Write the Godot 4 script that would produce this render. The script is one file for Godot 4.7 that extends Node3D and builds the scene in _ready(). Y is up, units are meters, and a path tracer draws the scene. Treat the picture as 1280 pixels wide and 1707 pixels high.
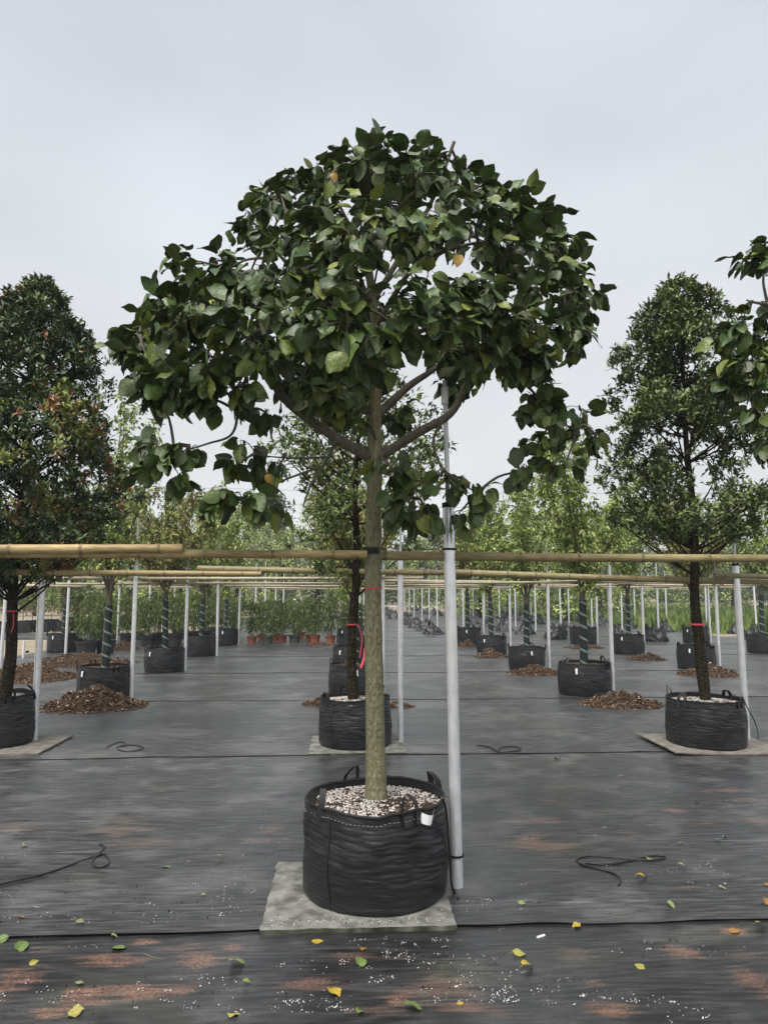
extends Node3D
# A tree nursery under an overcast sky. World axes follow the nursery grid: +x along the rows, -z away from the camera, y up, metres.
const FPX := 1184.0          # focal length in photograph pixels (1280 x 1707)
const CAM_H := 1.6
const TILT := 6.433          # degrees up
const PAN := -3.03           # degrees (to the right of the grid's depth axis)
const Z1 := -4.02            # first row of trees and poles
const STEP := 3.6            # row spacing
var R := RandomNumberGenerator.new()
var M := {}
var cam_basis: Basis
var used := {}

# ---------------------------------------------------------------- small helpers
func ray(px, py) -> Vector3:
	return cam_basis * Vector3((px - 640.0) / FPX, -(py - 853.5) / FPX, -1.0)
func gp(px, py, h := 0.0) -> Vector3:            # where a pixel's ray meets the ground (or height h)
	var d := ray(px, py)
	return Vector3(0, CAM_H, 0) + d * ((h - CAM_H) / d.y)
func atz(px, py, z) -> Vector3:                   # where a pixel's ray meets the upright plane of a row
	var d := ray(px, py)
	return Vector3(0, CAM_H, 0) + d * (z / d.z)
func rowz(k) -> float:
	return Z1 - STEP * (k - 1)
func rf(a: float, b: float) -> float:
	return R.randf_range(a, b)
func rdir() -> Vector3:
	var y := R.randf_range(-1, 1)
	var t := R.randf_range(0, TAU)
	var s := sqrt(1.0 - y * y)
	return Vector3(cos(t) * s, y, sin(t) * s)
func numbered(n: String) -> String:
	var k: int = used.get(n, 0)
	used[n] = k + 1
	return n if k == 0 else "%s_%03d" % [n, k]
func tag(o, label := "", category := "", group := "", kind := ""):
	if label: o.set_meta("label", label)
	if category: o.set_meta("category", category)
	if group: o.set_meta("group", group)
	if kind: o.set_meta("kind", kind)
	return o
func thing(called: String, label: String, category: String, at := Vector3.ZERO, group := "") -> Node3D:
	var o := Node3D.new()
	o.name = numbered(called)
	add_child(o)
	o.position = at
	tag(o, label, category, group)
	return o
func put(mesh: Mesh, called: String, mat, parent = null) -> MeshInstance3D:
	var o := MeshInstance3D.new()
	o.mesh = mesh
	if mat: o.material_override = mat
	if parent == null:
		o.name = numbered(called)
		add_child(o)
	else:
		o.name = called
		parent.add_child(o, true)
	return o
func dup(src: Node3D, at: Vector3, turn: float, label: String, group := "", scl := 1.0) -> Node3D:
	var o: Node3D = src.duplicate()
	var base := String(src.name)
	if base.length() > 4 and base.substr(base.length() - 3).is_valid_int(): base = base.substr(0, base.length() - 4)
	o.name = numbered(base)
	add_child(o)
	o.position = at
	o.rotation.y = turn
	o.scale = Vector3.ONE * scl
	o.set_meta("label", label)
	if group: o.set_meta("group", group)
	return o
func lin(r: float, g: float, b: float) -> Color:   # a base colour given as linear reflectance
	return Color(r, g, b).linear_to_srgb()

class MB:
	var v := PackedVector3Array()
	var n := PackedVector3Array()
	var c := PackedColorArray()
	var u := PackedVector2Array()
	var i := PackedInt32Array()
	func vert(p: Vector3, nn: Vector3, col := Color.WHITE, uv := Vector2.ZERO) -> int:
		v.append(p); n.append(nn); c.append(col); u.append(uv)
		return v.size() - 1
	func tri(a: int, b: int, d: int):
		if (v[d] - v[a]).cross(v[b] - v[a]).dot(n[a] + n[b] + n[d]) < 0.0:
			i.append(a); i.append(d); i.append(b)
		else:
			i.append(a); i.append(b); i.append(d)
	func quad(a: int, b: int, d: int, e: int):
		tri(a, b, d); tri(a, d, e)
	func face(p: Array, col := Color.WHITE):          # flat polygon fan
		var nn: Vector3 = (p[2] - p[0]).cross(p[1] - p[0]).normalized()
		var s := v.size()
		for q in p: vert(q, nn, col, Vector2(q.x, q.z))
		for k in range(1, p.size() - 1):
			i.append(s); i.append(s + k); i.append(s + k + 1)
	func tube(pts: Array, rad: Array, sides := 6, col := Color.WHITE, cap := true, rough := 0.0, rng: RandomNumberGenerator = null):
		var up := Vector3(0.13, 0.2, 0.97).normalized()
		var prev := -1
		var len := 0.0
		for k in pts.size():
			var t: Vector3 = (pts[mini(k + 1, pts.size() - 1)] - pts[maxi(k - 1, 0)]).normalized()
			if k > 0: len += pts[k].distance_to(pts[k - 1])
			var x := up.cross(t)
			if x.length() < 0.05: x = Vector3.RIGHT.cross(t)
			x = x.normalized()
			up = t.cross(x).normalized()
			var s := v.size()
			for a in sides + 1:
				var w := TAU * (a % sides) / sides
				var d := x * cos(w) + up * sin(w)
				var r: float = rad[k]
				if rough > 0.0 and a < sides: r *= 1.0 + rng.randf_range(-rough, rough)
				if a == sides:
					vert(v[s], d, col, Vector2(1, len))
				else:
					vert(pts[k] + d * r, d, col, Vector2(float(a) / sides, len))
			if prev >= 0:
				for a in sides: quad(prev + a, prev + a + 1, s + a + 1, s + a)
			prev = s
		if cap:
			for e in [0, pts.size() - 1]:
				var t2: Vector3 = (pts[0] - pts[1]).normalized() if e == 0 else (pts[-1] - pts[-2]).normalized()
				var ring := 0 if e == 0 else sides + 1
				var base := v.size() - ring - (sides + 1) if false else -1
				var first := (v.size() - (sides + 1)) if e > 0 else (v.size() - (sides + 1) * pts.size())
				if e > 0: first = first - (sides + 2)     # the start cap added sides + 2 vertices
				var m := vert(pts[e], t2, col)
				for a in sides + 1: vert(v[first + a], t2, col)
				for a in sides: tri(m, m + 1 + a, m + 2 + a)
	func box(lo: Vector3, hi: Vector3, col := Color.WHITE, xf := Transform3D.IDENTITY):
		for ax in 3:
			for sgn in [-1, 1]:
				var nn := Vector3.ZERO
				nn[ax] = sgn
				var s := v.size()
				var b1 := (ax + 1) % 3
				var b2 := (ax + 2) % 3
				for q in [[0, 0], [1, 0], [1, 1], [0, 1]]:
					var p := Vector3.ZERO
					p[ax] = hi[ax] if sgn > 0 else lo[ax]
					p[b1] = hi[b1] if q[0] else lo[b1]
					p[b2] = hi[b2] if q[1] else lo[b2]
					vert(xf * p, xf.basis * nn, col)
				quad(s, s + 1, s + 2, s + 3)
	func stamp(t: MB, xf: Transform3D, col: Color):    # add a copy of a template
		var s := v.size()
		v.append_array(xf * t.v)
		n.append_array(Transform3D(xf.basis.orthonormalized(), Vector3.ZERO) * t.n)
		var cc := PackedColorArray()
		cc.resize(t.v.size())
		cc.fill(col)
		c.append_array(cc)
		u.append_array(t.u)
		for q in t.i: i.append(s + q)
	func smooth():                                     # normals from the faces
		var nn := PackedVector3Array()
		nn.resize(v.size())
		for k in range(0, i.size(), 3):
			var a := i[k]
			var b := i[k + 1]
			var d := i[k + 2]
			var f := (v[d] - v[a]).cross(v[b] - v[a])
			nn[a] += f; nn[b] += f; nn[d] += f
		for k in nn.size(): n[k] = nn[k].normalized() if nn[k].length() > 1e-12 else n[k]
	func done() -> ArrayMesh:
		var a := []
		a.resize(Mesh.ARRAY_MAX)
		a[Mesh.ARRAY_VERTEX] = v
		a[Mesh.ARRAY_NORMAL] = n
		a[Mesh.ARRAY_COLOR] = c
		a[Mesh.ARRAY_TEX_UV] = u
		a[Mesh.ARRAY_INDEX] = i
		var m := ArrayMesh.new()
		m.add_surface_from_arrays(Mesh.PRIMITIVE_TRIANGLES, a)
		return m

func curve(p: Array, per := 5) -> Array:            # Catmull-Rom through the points
	var out := []
	for k in p.size() - 1:
		var a: Vector3 = p[maxi(k - 1, 0)]
		var b: Vector3 = p[k]
		var c: Vector3 = p[k + 1]
		var d: Vector3 = p[mini(k + 2, p.size() - 1)]
		for s in per: out.append(b.cubic_interpolate(c, a, d, float(s) / per))
	out.append(p[-1])
	return out
func taper(n: int, a: float, b: float) -> Array:
	var r := []
	for k in n: r.append(lerpf(a, b, float(k) / maxf(1, n - 1)))
	return r

# ---------------------------------------------------------------- textures and materials
func noise(seed_: int, freq: float, oct := 4) -> FastNoiseLite:
	var f := FastNoiseLite.new()
	f.seed = seed_
	f.frequency = freq
	f.fractal_octaves = oct
	f.noise_type = FastNoiseLite.TYPE_SIMPLEX_SMOOTH
	return f
func ramp_tex(size: int, seed_: int, freq: float, cols: Array, oct := 5) -> ImageTexture:
	var g := noise(seed_, freq, oct).get_seamless_image(size, size, false, false, 0.15, true)
	g.convert(Image.FORMAT_L8)
	var src := g.get_data()
	var lut := PackedByteArray()
	for k in 256:
		var t := k / 255.0 * (cols.size() - 1)
		var a: Color = cols[mini(int(t), cols.size() - 1)]
		var b: Color = cols[mini(int(t) + 1, cols.size() - 1)]
		var col := a.lerp(b, t - floor(t)).linear_to_srgb()
		lut.append(int(col.r * 255)); lut.append(int(col.g * 255)); lut.append(int(col.b * 255))
	var out := PackedByteArray()
	out.resize(size * size * 3)
	for k in src.size():
		var q := src[k] * 3
		out[k * 3] = lut[q]; out[k * 3 + 1] = lut[q + 1]; out[k * 3 + 2] = lut[q + 2]
	var im := Image.create_from_data(size, size, false, Image.FORMAT_RGB8, out)
	im.generate_mipmaps()
	return ImageTexture.create_from_image(im)
func normal_tex(size: int, seed_: int, freq: float, strength: float, oct := 4) -> ImageTexture:
	var g := noise(seed_, freq, oct).get_seamless_image(size, size, false, false, 0.15, true)
	g.convert(Image.FORMAT_L8)
	g.bump_map_to_normal_map(strength)
	return ImageTexture.create_from_image(g)
func mat(rough := 0.8, spec := 0.5) -> StandardMaterial3D:
	var m := StandardMaterial3D.new()
	m.roughness = rough
	m.metallic_specular = spec
	m.cull_mode = BaseMaterial3D.CULL_DISABLED
	return m
func plain(col: Color, rough := 0.8, spec := 0.5) -> StandardMaterial3D:
	var m := mat(rough, spec)
	m.albedo_color = col
	return m
func vcol(rough := 0.8, spec := 0.5) -> StandardMaterial3D:
	var m := mat(rough, spec)
	m.vertex_color_use_as_albedo = true
	return m
func tri(m: StandardMaterial3D, s: Vector3, tex: Texture2D = null, nor: Texture2D = null, ns := 1.0) -> StandardMaterial3D:
	m.uv1_triplanar = true
	m.uv1_scale = s
	if tex: m.albedo_texture = tex
	if nor:
		m.normal_enabled = true
		m.normal_texture = nor
		m.normal_scale = ns
	return m
func make_materials():
	M.bark = tri(mat(0.85, 0.3), Vector3(5.0, 2.0, 5.0), ramp_tex(512, 3, 0.018, [Color(.055, .048, .026), Color(.14, .132, .075), Color(.20, .19, .11), Color(.245, .23, .155), Color(.35, .335, .25)], 6), normal_tex(256, 4, 0.05, 6.0), 0.8)
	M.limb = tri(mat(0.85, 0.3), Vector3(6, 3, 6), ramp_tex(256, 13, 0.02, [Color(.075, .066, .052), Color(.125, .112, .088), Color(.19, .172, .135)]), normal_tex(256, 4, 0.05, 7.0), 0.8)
	M.dark_bark = tri(mat(0.9, 0.2), Vector3(4, 3, 4), ramp_tex(256, 5, 0.03, [Color(.008, .007, .005), Color(.02, .017, .012), Color(.035, .03, .018), Color(.13, .11, .06)]), normal_tex(256, 6, 0.06, 10.0), 1.0)
	M.grey_bark = tri(mat(0.85, 0.3), Vector3(4, 3, 4), ramp_tex(256, 7, 0.03, [Color(.05, .04, .03), Color(.11, .09, .07), Color(.18, .155, .12)]))
	M.leaf = vcol(0.42, 0.45)
	M.leaf.backlight = Color(.38, .46, .12)
	M.leaf.albedo_texture = leaf_tex()
	M.leaf.normal_enabled = true
	M.leaf.normal_texture = normal_tex(128, 19, 0.03, 3.0, 2)
	M.leaf.normal_scale = 0.5
	M.small_leaf = vcol(0.48, 0.45)
	M.small_leaf.backlight = Color(.40, .46, .16)
	M.pale_leaf = vcol(0.55, 0.4)
	M.pale_leaf.backlight = Color(.76, .82, .36)
	M.dry_leaf = vcol(0.55, 0.4)
	M.dry_leaf.albedo_texture = M.leaf.albedo_texture
	M.dry_leaf.backlight = Color(.2, .2, .08)
	M.galv = tri(mat(0.22, 0.6), Vector3(5, 1.2, 5), ramp_tex(256, 8, 0.02, [Color(.62, .64, .66), Color(.82, .84, .86), Color(.92, .93, .94)]))
	M.galv.metallic = 0.5
	M.thin_pole = tri(mat(0.5, 0.5), Vector3(5, 1.2, 5), ramp_tex(128, 9, 0.03, [Color(.62, .63, .64), Color(.78, .79, .80)]))
	M.thin_pole.metallic = 0.35
	M.bamboo = tri(mat(0.5, 0.45), Vector3(0.9, 9, 9), ramp_tex(256, 10, 0.03, [Color(.35, .33, .24), Color(.62, .60, .52), Color(.85, .84, .78), Color(1, 1, 1)]))
	M.bamboo.vertex_color_use_as_albedo = true
	M.bag = tri(mat(0.42, 0.5), Vector3(1.1, 13, 1.1), ramp_tex(256, 11, 0.02, [Color(.009, .0095, .0105), Color(.014, .0145, .016), Color(.021, .022, .0235)]), normal_tex(256, 12, 0.03, 5.0), 0.5)
	M.strap = plain(lin(.018, .019, .02), 0.6, 0.4)
	M.black = plain(lin(.012, .012, .013), 0.55, 0.4)
	M.thread = plain(lin(.30, .30, .29), 0.8)
	M.white_tag = plain(lin(.72, .72, .72), 0.55)
	M.soil = tri(mat(0.95, 0.2), Vector3(4, 4, 4), ramp_tex(256, 14, 0.06, [Color(.015, .010, .007), Color(.05, .033, .022), Color(.12, .075, .05)]))
	M.chips = vcol(0.85, 0.25)
	M.perlite = vcol(0.8, 0.3)
	M.slab = tri(mat(0.8, 0.35), Vector3(1.6, 1.6, 1.6), ramp_tex(512, 15, 0.008, [Color(.05, .055, .042), Color(.13, .13, .115), Color(.22, .22, .20), Color(.31, .305, .285)], 6))
	M.slab.vertex_color_use_as_albedo = true
	M.ply = tri(mat(0.85, 0.3), Vector3(1.6, 1.6, 1.6), ramp_tex(256, 16, 0.015, [Color(.11, .10, .085), Color(.20, .185, .16), Color(.29, .27, .235)]))
	M.terracotta = tri(mat(0.85, 0.3), Vector3(3, 3, 3), ramp_tex(128, 17, 0.04, [Color(.20, .07, .045), Color(.33, .12, .075)]))
	M.pot = plain(lin(.022, .024, .026), 0.5)
	M.olive_pot = plain(lin(.05, .06, .045), 0.6)
	M.wrap = tri(mat(0.75, 0.3), Vector3(5, 9, 5), ramp_tex(128, 18, 0.04, [Color(.018, .026, .025), Color(.036, .046, .043)]))
	M.wrap_band = plain(lin(.16, .22, .19), 0.7)
	M.ribbon = plain(lin(.50, .06, .07), 0.6)
	M.ribbon_pink = plain(lin(.75, .07, .13), 0.6)
	M.ribbon_pink.backlight = Color(.4, .1, .1)
	M.hose = plain(lin(.014, .015, .016), 0.45)
	M.grass = vcol(0.6, 0.3)
	M.grass.backlight = Color(.3, .35, .12)
	M.wire = plain(lin(.12, .12, .13), 0.6)

func leaf_tex() -> ImageTexture:                      # paler midrib and side veins, mottled blade
	var n := noise(23, 0.05, 3)
	var im := Image.create(128, 128, false, Image.FORMAT_RGB8)
	for y in 128:
		for x in 128:
			var u := absf(x / 127.0 - .5) * 2.0
			var v := y / 127.0
			var g := .78 + .22 * n.get_noise_2d(x, y)
			var side := absf(fposmod(v * 6.0 - u * 1.9, 1.0) - .5) * 2.0
			g += .22 * smoothstep(.86, 1.0, side) * (1.0 - u * .6)
			if u < .035: g += .3
			g = clampf(g, 0, 1)
			im.set_pixel(x, y, Color(g, g * .99, g * .95))
	return ImageTexture.create_from_image(im)

# The woven ground cover: threads every 30 cm, streaks along the roll, and the dust and soil stains the photograph shows.
func mat_image(w: int, h: int, x0: float, z0: float, x1: float, z1: float, seed_: int, stains: Array, split := false) -> Image:
	var mpx := (x1 - x0) / w
	var mpz := (z1 - z0) / h
	var hi := noise(seed_ + 8, 0.13, 5).get_seamless_image(220, h, false, false, 0.2, true)
	hi.convert(Image.FORMAT_L8)
	hi.resize(w, h, Image.INTERPOLATE_CUBIC)
	var hb := hi.get_data()
	var streak := noise(seed_, 0.02, 4).get_seamless_image(256, h, false, false, 0.2, true)
	streak.convert(Image.FORMAT_L8)
	streak.resize(w, h, Image.INTERPOLATE_CUBIC)
	var blot := noise(seed_ + 1, 0.006, 5).get_seamless_image(w, h, false, false, 0.15, true)
	blot.convert(Image.FORMAT_L8)
	var fine := noise(seed_ + 2, 0.25, 3).get_seamless_image(w, h, false, false, 0.1, true)
	fine.convert(Image.FORMAT_L8)
	var olive := noise(seed_ + 5, 0.004, 4).get_seamless_image(w, h, false, false, 0.15, true)
	olive.convert(Image.FORMAT_L8)
	var sb := streak.get_data()
	var bb := blot.get_data()
	var fb := fine.get_data()
	var ob := olive.get_data()
	var out := PackedFloat32Array()
	out.resize(w * h * 3)
	for y in h:
		var z := z0 + (y + 0.5) * mpz
		var ph := fposmod(z + 0.02, 0.42)
		var line := 1.0 if ph < mpz * 1.2 else 0.0
		var weave := 1.0 + R.randf_range(-.34, .34)
		var roll := 0.5 if split and z > -3.56 else 1.0      # the front roll of cloth is newer and blacker
		for x in w:
			var k := y * w + x
			var s := sb[k] / 255.0
			var b := bb[k] / 255.0
			var f := fb[k] / 255.0
			var q := hb[k] / 255.0
			var g := (0.004 + 0.026 * s * s + 0.085 * q * q * q + 0.030 * maxf(0.0, b - 0.35)) * (0.55 + 0.9 * f) * weave * roll
			if line > 0.0: g += 0.15 * smoothstep(0.35, 0.75, s * 0.6 + f * 0.5) * roll
			g *= 1.0 - .7 * smoothstep(.50, .72, 1.0 - q)
			var d := (smoothstep(0.52, 0.8, b) * f * 0.07 + smoothstep(.66, .85, s * .6 + q * .4) * f * .05) * roll
			var o := smoothstep(0.6, 0.9, ob[k] / 255.0) * (0.4 + 0.6 * f) * 0.018
			out[k * 3] = g * 0.98 + d + o
			out[k * 3 + 1] = g + d * 0.96 + o * 0.98
			out[k * 3 + 2] = g * 1.07 + d * 0.88 + o * 0.45
	for q in stains:                                  # [x, z, rx, rz, strength, colour]
		var cx := int((q[0] - x0) / mpx)
		var cz := int((q[1] - z0) / mpz)
		var rx := int(q[2] / mpx * 1.5) + 1
		var rz := int(q[3] / mpz * 1.5) + 1
		var col: Color = q[5]
		for y in range(maxi(0, cz - rz), mini(h, cz + rz)):
			for x in range(maxi(0, cx - rx), mini(w, cx + rx)):
				var k := y * w + x
				var dx := (x - cx) / (rx / 1.5)
				var dz := (y - cz) / (rz / 1.5)
				var e := 1.0 - sqrt(dx * dx + dz * dz) + (bb[(k * 3 + 977) % (w * h)] / 255.0 - 0.5) * 0.9 + (sb[k] / 255.0 - 0.5) * 1.1 + (hb[k] / 255.0 - 0.5) * 1.3
				var a: float = smoothstep(-.1, 1.0, e) * clampf(.15 + 1.5 * (fb[k] / 255.0 - .2), .05, 1.0) * q[4]
				out[k * 3] = lerpf(out[k * 3], col.r, a)
				out[k * 3 + 1] = lerpf(out[k * 3 + 1], col.g, a)
				out[k * 3 + 2] = lerpf(out[k * 3 + 2], col.b, a)
	var by := PackedByteArray()
	by.resize(w * h * 3)
	for k in out.size():
		by[k] = int(clampf(pow(out[k], 0.4545) * 255.0, 0, 255))
	return Image.create_from_data(w, h, false, Image.FORMAT_RGB8, by)

# ---------------------------------------------------------------- leaves and foliage
func broad_leaf(length: float, width: float, fold: float, curl: float, wave: float, seed_: int) -> MB:   # heart-shaped, pointed, folded along the midrib; lies along +y, faces +z
	var m := MB.new()
	var g := RandomNumberGenerator.new()
	g.seed = seed_
	var prof := [0.02, 0.60, 0.93, 1.0, 0.86, 0.44, 0.0]
	var ts := [0.0, 0.05, 0.20, 0.42, 0.65, 0.85, 1.0]
	var ph := g.randf_range(0, TAU)
	for k in 7:
		var t: float = ts[k]
		for s in [-1.0, -0.5, 0.0, 0.5, 1.0]:
			var half: float = prof[k] * width * 0.5
			var back := -0.06 * length * absf(s) if k == 1 else 0.0
			var z: float = absf(s) * half * fold - curl * length * t * t * 0.6 + wave * sin(t * 7.0 + ph + s * 2.0) * absf(s) * length * 0.06
			m.vert(Vector3(s * half, t * length + back, z), Vector3(0, 0, 1), Color.WHITE, Vector2(s * 0.5 + 0.5, t))
	for k in 6:
		for a in 4:
			if k == 5:
				m.tri(k * 5 + a, k * 5 + a + 1, 32)
			else:
				m.quad(k * 5 + a, k * 5 + a + 1, (k + 1) * 5 + a + 1, (k + 1) * 5 + a)
	m.smooth()
	var s0 := m.v.size()                               # petiole
	for q in [[-0.0014, 0.004], [0.0014, 0.004], [0.0012, -0.4], [-0.0012, -0.4]]:
		m.vert(Vector3(q[0], q[1] * length if q[1] < 0 else q[1], -0.12 * length * (0.0 if q[1] > 0 else 1.0)), Vector3(0, 0, 1))
	m.quad(s0, s0 + 1, s0 + 2, s0 + 3)
	return m
func narrow_leaf(length: float, width: float, fold: float, curl: float) -> MB:
	var m := MB.new()
	var a := m.vert(Vector3(0, 0, 0), Vector3(0, 0, 1))
	var l := m.vert(Vector3(-width * .5, length * .45, fold * width), Vector3(0.35, 0, 1).normalized())
	var c := m.vert(Vector3(0, length * .5, -curl * length * .3), Vector3(0, 0.2, 1).normalized())
	var r := m.vert(Vector3(width * .5, length * .45, fold * width), Vector3(-0.35, 0, 1).normalized())
	var t := m.vert(Vector3(0, length, -curl * length), Vector3(0, 0.4, 1).normalized())
	m.tri(a, l, c); m.tri(a, c, r); m.tri(l, t, c); m.tri(c, t, r)
	return m
func leaf_basis(along: Vector3, face: Vector3) -> Basis:
	var y := along.normalized()
	var z := face - y * face.dot(y)
	if z.length() < 0.05: z = y.cross(Vector3(0.3, 0.5, 0.8))
	z = z.normalized()
	return Basis(y.cross(z), y, z)

var leaf_shapes := []                                 # templates for the broad-leaved trees
var leaf_meshes := {}                                 # shape x tone, shared by the leaves that are parts
var tones := []
# A broad-leaved tree: limbs given as [points, r0, r1]; clumps as [centre, radius, leaves].
func broadleaf(root: Node3D, limbs: Array, clumps: Array, middle: Vector3, parts_most: int, seed_: int, cell: float):
	R.seed = seed_
	var nodes := []
	for l in limbs:
		var p := curve(l[0], 6)
		var b := MB.new()
		b.tube(p, taper(p.size(), l[1], l[2]), 10, Color.WHITE, true, 0.05, R)
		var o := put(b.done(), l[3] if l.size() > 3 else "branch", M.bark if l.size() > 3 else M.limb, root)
		o.position = -root.position
		for q in p: nodes.append(q)
	var twigs := MB.new()
	var leaves := []
	for cl in clumps:
		var c: Vector3 = cl[0]
		var rad: float = cl[1]
		var best: Vector3 = nodes[0]
		for q in nodes:
			var dd: Vector3 = q - c
			if dd.length() + maxf(0, dd.y) * 0.4 < (best - c).length() + maxf(0, (best - c).y) * 0.4: best = q
		var mid: Vector3 = best.lerp(c, 0.5) + Vector3(rf(-.03, .03), 0.03, rf(-.03, .03))
		var path := curve([best, mid, c], 4)
		twigs.tube(path, taper(path.size(), 0.010, 0.005), 5, Color.WHITE, false)
		var shoots := maxi(3, int(cl[2] / 4.8))
		for s in shoots:
			var d := rdir()
			d.y = d.y * 0.8 + 0.08
			var e := c + d * rad * rf(0.55, 1.0)
			var m2 := c.lerp(e, 0.5) + Vector3(0, 0.02, 0)
			var p2 := curve([c.lerp(best, rf(0, .25)), m2, e], 3)
			twigs.tube(p2, taper(p2.size(), 0.004, 0.0018), 3, Color.WHITE, false)
			for k in 5:
				var t := rf(0.35, 1.0) if k < 4 else 1.0
				var at: Vector3 = p2[mini(int(t * (p2.size() - 1)), p2.size() - 1)]
				var outw := (at - middle).normalized()
				var side := rdir()
				var along := (d * 0.7 + side * 0.9 + outw * 0.45 + Vector3.DOWN * rf(0.4, 1.4)).normalized()
				var face := (Vector3.UP * 0.9 + outw * 0.5 + rdir() * 0.8).normalized()
				var sc := rf(0.5, 1.15)
				var bs := leaf_basis(along, face)
				var org := at + along * 0.4 * 0.115 * sc * 0.8
				var tone := R.randi() % 6
				if R.randf() < 0.06: tone = 6
				leaves.append([Transform3D(bs.scaled_local(Vector3.ONE * sc), org), R.randi() % leaf_shapes.size(), tone, absf(bs.z.dot((org - Vector3(0, CAM_H, 0)).normalized())) * sc / org.length()])
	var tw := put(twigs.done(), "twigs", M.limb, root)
	tw.position = -root.position
	tag(tw, "", "", "", "stuff")
	var front := {}                                   # the leaves in front, cell by cell, become parts
	for k in leaves.size():
		var q: Vector3 = cam_basis.inverse() * (leaves[k][0].origin - Vector3(0, CAM_H, 0))
		var key := Vector2i(int(floor(q.x / -q.z * FPX / cell)), int(floor(q.y / -q.z * FPX / cell)))
		var px := 640.0 + q.x / -q.z * FPX
		if px > 1275.0: continue
		if not front.has(key) or -q.z < front[key][0]: front[key] = [-q.z, k]
	var order := []
	for key in front: order.append(front[key])
	order.sort_custom(func(a, b): return leaves[a[1]][3] > leaves[b[1]][3])
	var chosen := {}
	for k in mini(parts_most, order.size()): chosen[order[k][1]] = true
	var rest := MB.new()
	for k in leaves.size():
		var l: Array = leaves[k]
		if chosen.has(k):
			var key2 := Vector2i(l[1], l[2])
			if not leaf_meshes.has(key2):
				var one := MB.new()
				one.stamp(leaf_shapes[l[1]], Transform3D.IDENTITY, tones[l[2]])
				leaf_meshes[key2] = one.done()
			var o := put(leaf_meshes[key2], "leaf", M.leaf, root)
			o.transform = Transform3D(l[0].basis, l[0].origin - root.position)
		else:
			var t: Color = tones[l[2]]
			rest.stamp(leaf_shapes[l[1]], l[0], t * rf(0.7, 1.35))
	var cr := put(rest.done(), "crown", M.leaf, root)
	cr.position = -root.position
	tag(cr, "", "", "", "stuff")

# A dense small-leaved crown: prof is [height, half-width] from the bottom up.
func small_crown(root: Node3D, base: Vector3, lean: Vector3, prof: Array, clumps: int, per: int, seed_: int, cols: Array, flush: Array, flush_share: float, inner: float, trunk_r: float, bark, holes: float, patch := false):
	R.seed = seed_
	var b := MB.new()
	var top: float = prof[-1][0]
	var tp := []
	for k in 9: tp.append(base + lean * (float(k) / 8) + Vector3(sin(k * 1.7 + seed_) * .02, top * 0.93 * k / 8.0, cos(k * 2.1) * .02))
	var tc := curve(tp, 4)
	b.tube(tc, taper(tc.size(), trunk_r, 0.012), 10, Color.WHITE, true, 0.10, R)
	var t := put(b.done(), "trunk", bark, root)
	t.position = -root.position
	var nz := noise(seed_, 1.0, 3)
	var nz2 := noise(seed_ + 3, 1.0, 2)
	var holes_low := 0.0 if patch else 1.0
	var leaf := [narrow_leaf(0.075, 0.03, 0.25, 0.15), narrow_leaf(0.06, 0.026, 0.3, 0.3), narrow_leaf(0.085, 0.032, 0.15, 0.05)]
	var f := MB.new()
	var limbs := MB.new()
	var made := 0
	var tries := 0
	while made < clumps and tries < clumps * 14:
		tries += 1
		var h := rf(prof[0][0], top)
		var w := 0.0
		for k in prof.size() - 1:
			if h >= prof[k][0] and h <= prof[k + 1][0]:
				w = lerpf(prof[k][1], prof[k + 1][1], (h - prof[k][0]) / (prof[k + 1][0] - prof[k][0]))
		if R.randf() > w / 1.0 + 0.12: continue
		var a := rf(0, TAU)
		var bump := 0.86 + 0.16 * sin(a * 3.0 + h * 4.0 + seed_) + 0.08 * sin(a * 7.0 - h * 9.0)
		var r := w * bump * (sqrt(rf(0.55, 1.0)) if R.randf() > inner else rf(0.25, 0.85))
		var c := base + lean * (h / top) + Vector3(cos(a) * r, h, sin(a) * r)
		if nz.get_noise_3dv(c * 1.5) < holes + (0.2 if h < top * .62 else 0.0) * holes_low: continue
		made += 1
		var outw := (Vector3(cos(a), 0.35, sin(a))).normalized()
		if made % 17 == 0:
			var st: Vector3 = tc[clampi(int((h - r * 0.7) / (top * 0.93) * tc.size()), 2, tc.size() - 1)]
			var pm := st.lerp(c, 0.55) + Vector3(rf(-.05, .05), rf(-.08, .02), rf(-.05, .05))
			var pc := curve([st, pm, c], 3)
			limbs.tube(pc, taper(pc.size(), 0.014, 0.004), 4, Color.WHITE, false)
		var fl := R.randf() < flush_share
		if patch: fl = nz2.get_noise_3dv(c * 1.5) > (-.02 if c.y < 3.7 and c.x > base.x + .3 else .40) and R.randf() < .65 or R.randf() < .03
		var col: Color = (flush if fl else cols)[R.randi() % (flush if fl else cols).size()]
		var heart := c
		for k in per:
			var d := (rdir() + outw * 0.55 + Vector3.UP * 0.35).normalized()
			var o := heart + rdir() * rf(0.0, 0.075)
			var cc := col * rf(0.7, 1.3)
			f.stamp(leaf[R.randi() % 3], Transform3D(leaf_basis(d, Vector3.UP + outw * 0.5 + rdir() * 0.6).scaled_local(Vector3.ONE * rf(0.7, 1.2)), o), cc)
	var l := put(limbs.done(), "limbs", bark, root)
	l.position = -root.position
	tag(l, "", "", "", "stuff")
	var cr := put(f.done(), "crown", M.small_leaf, root)
	cr.position = -root.position
	tag(cr, "", "", "", "stuff")

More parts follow.
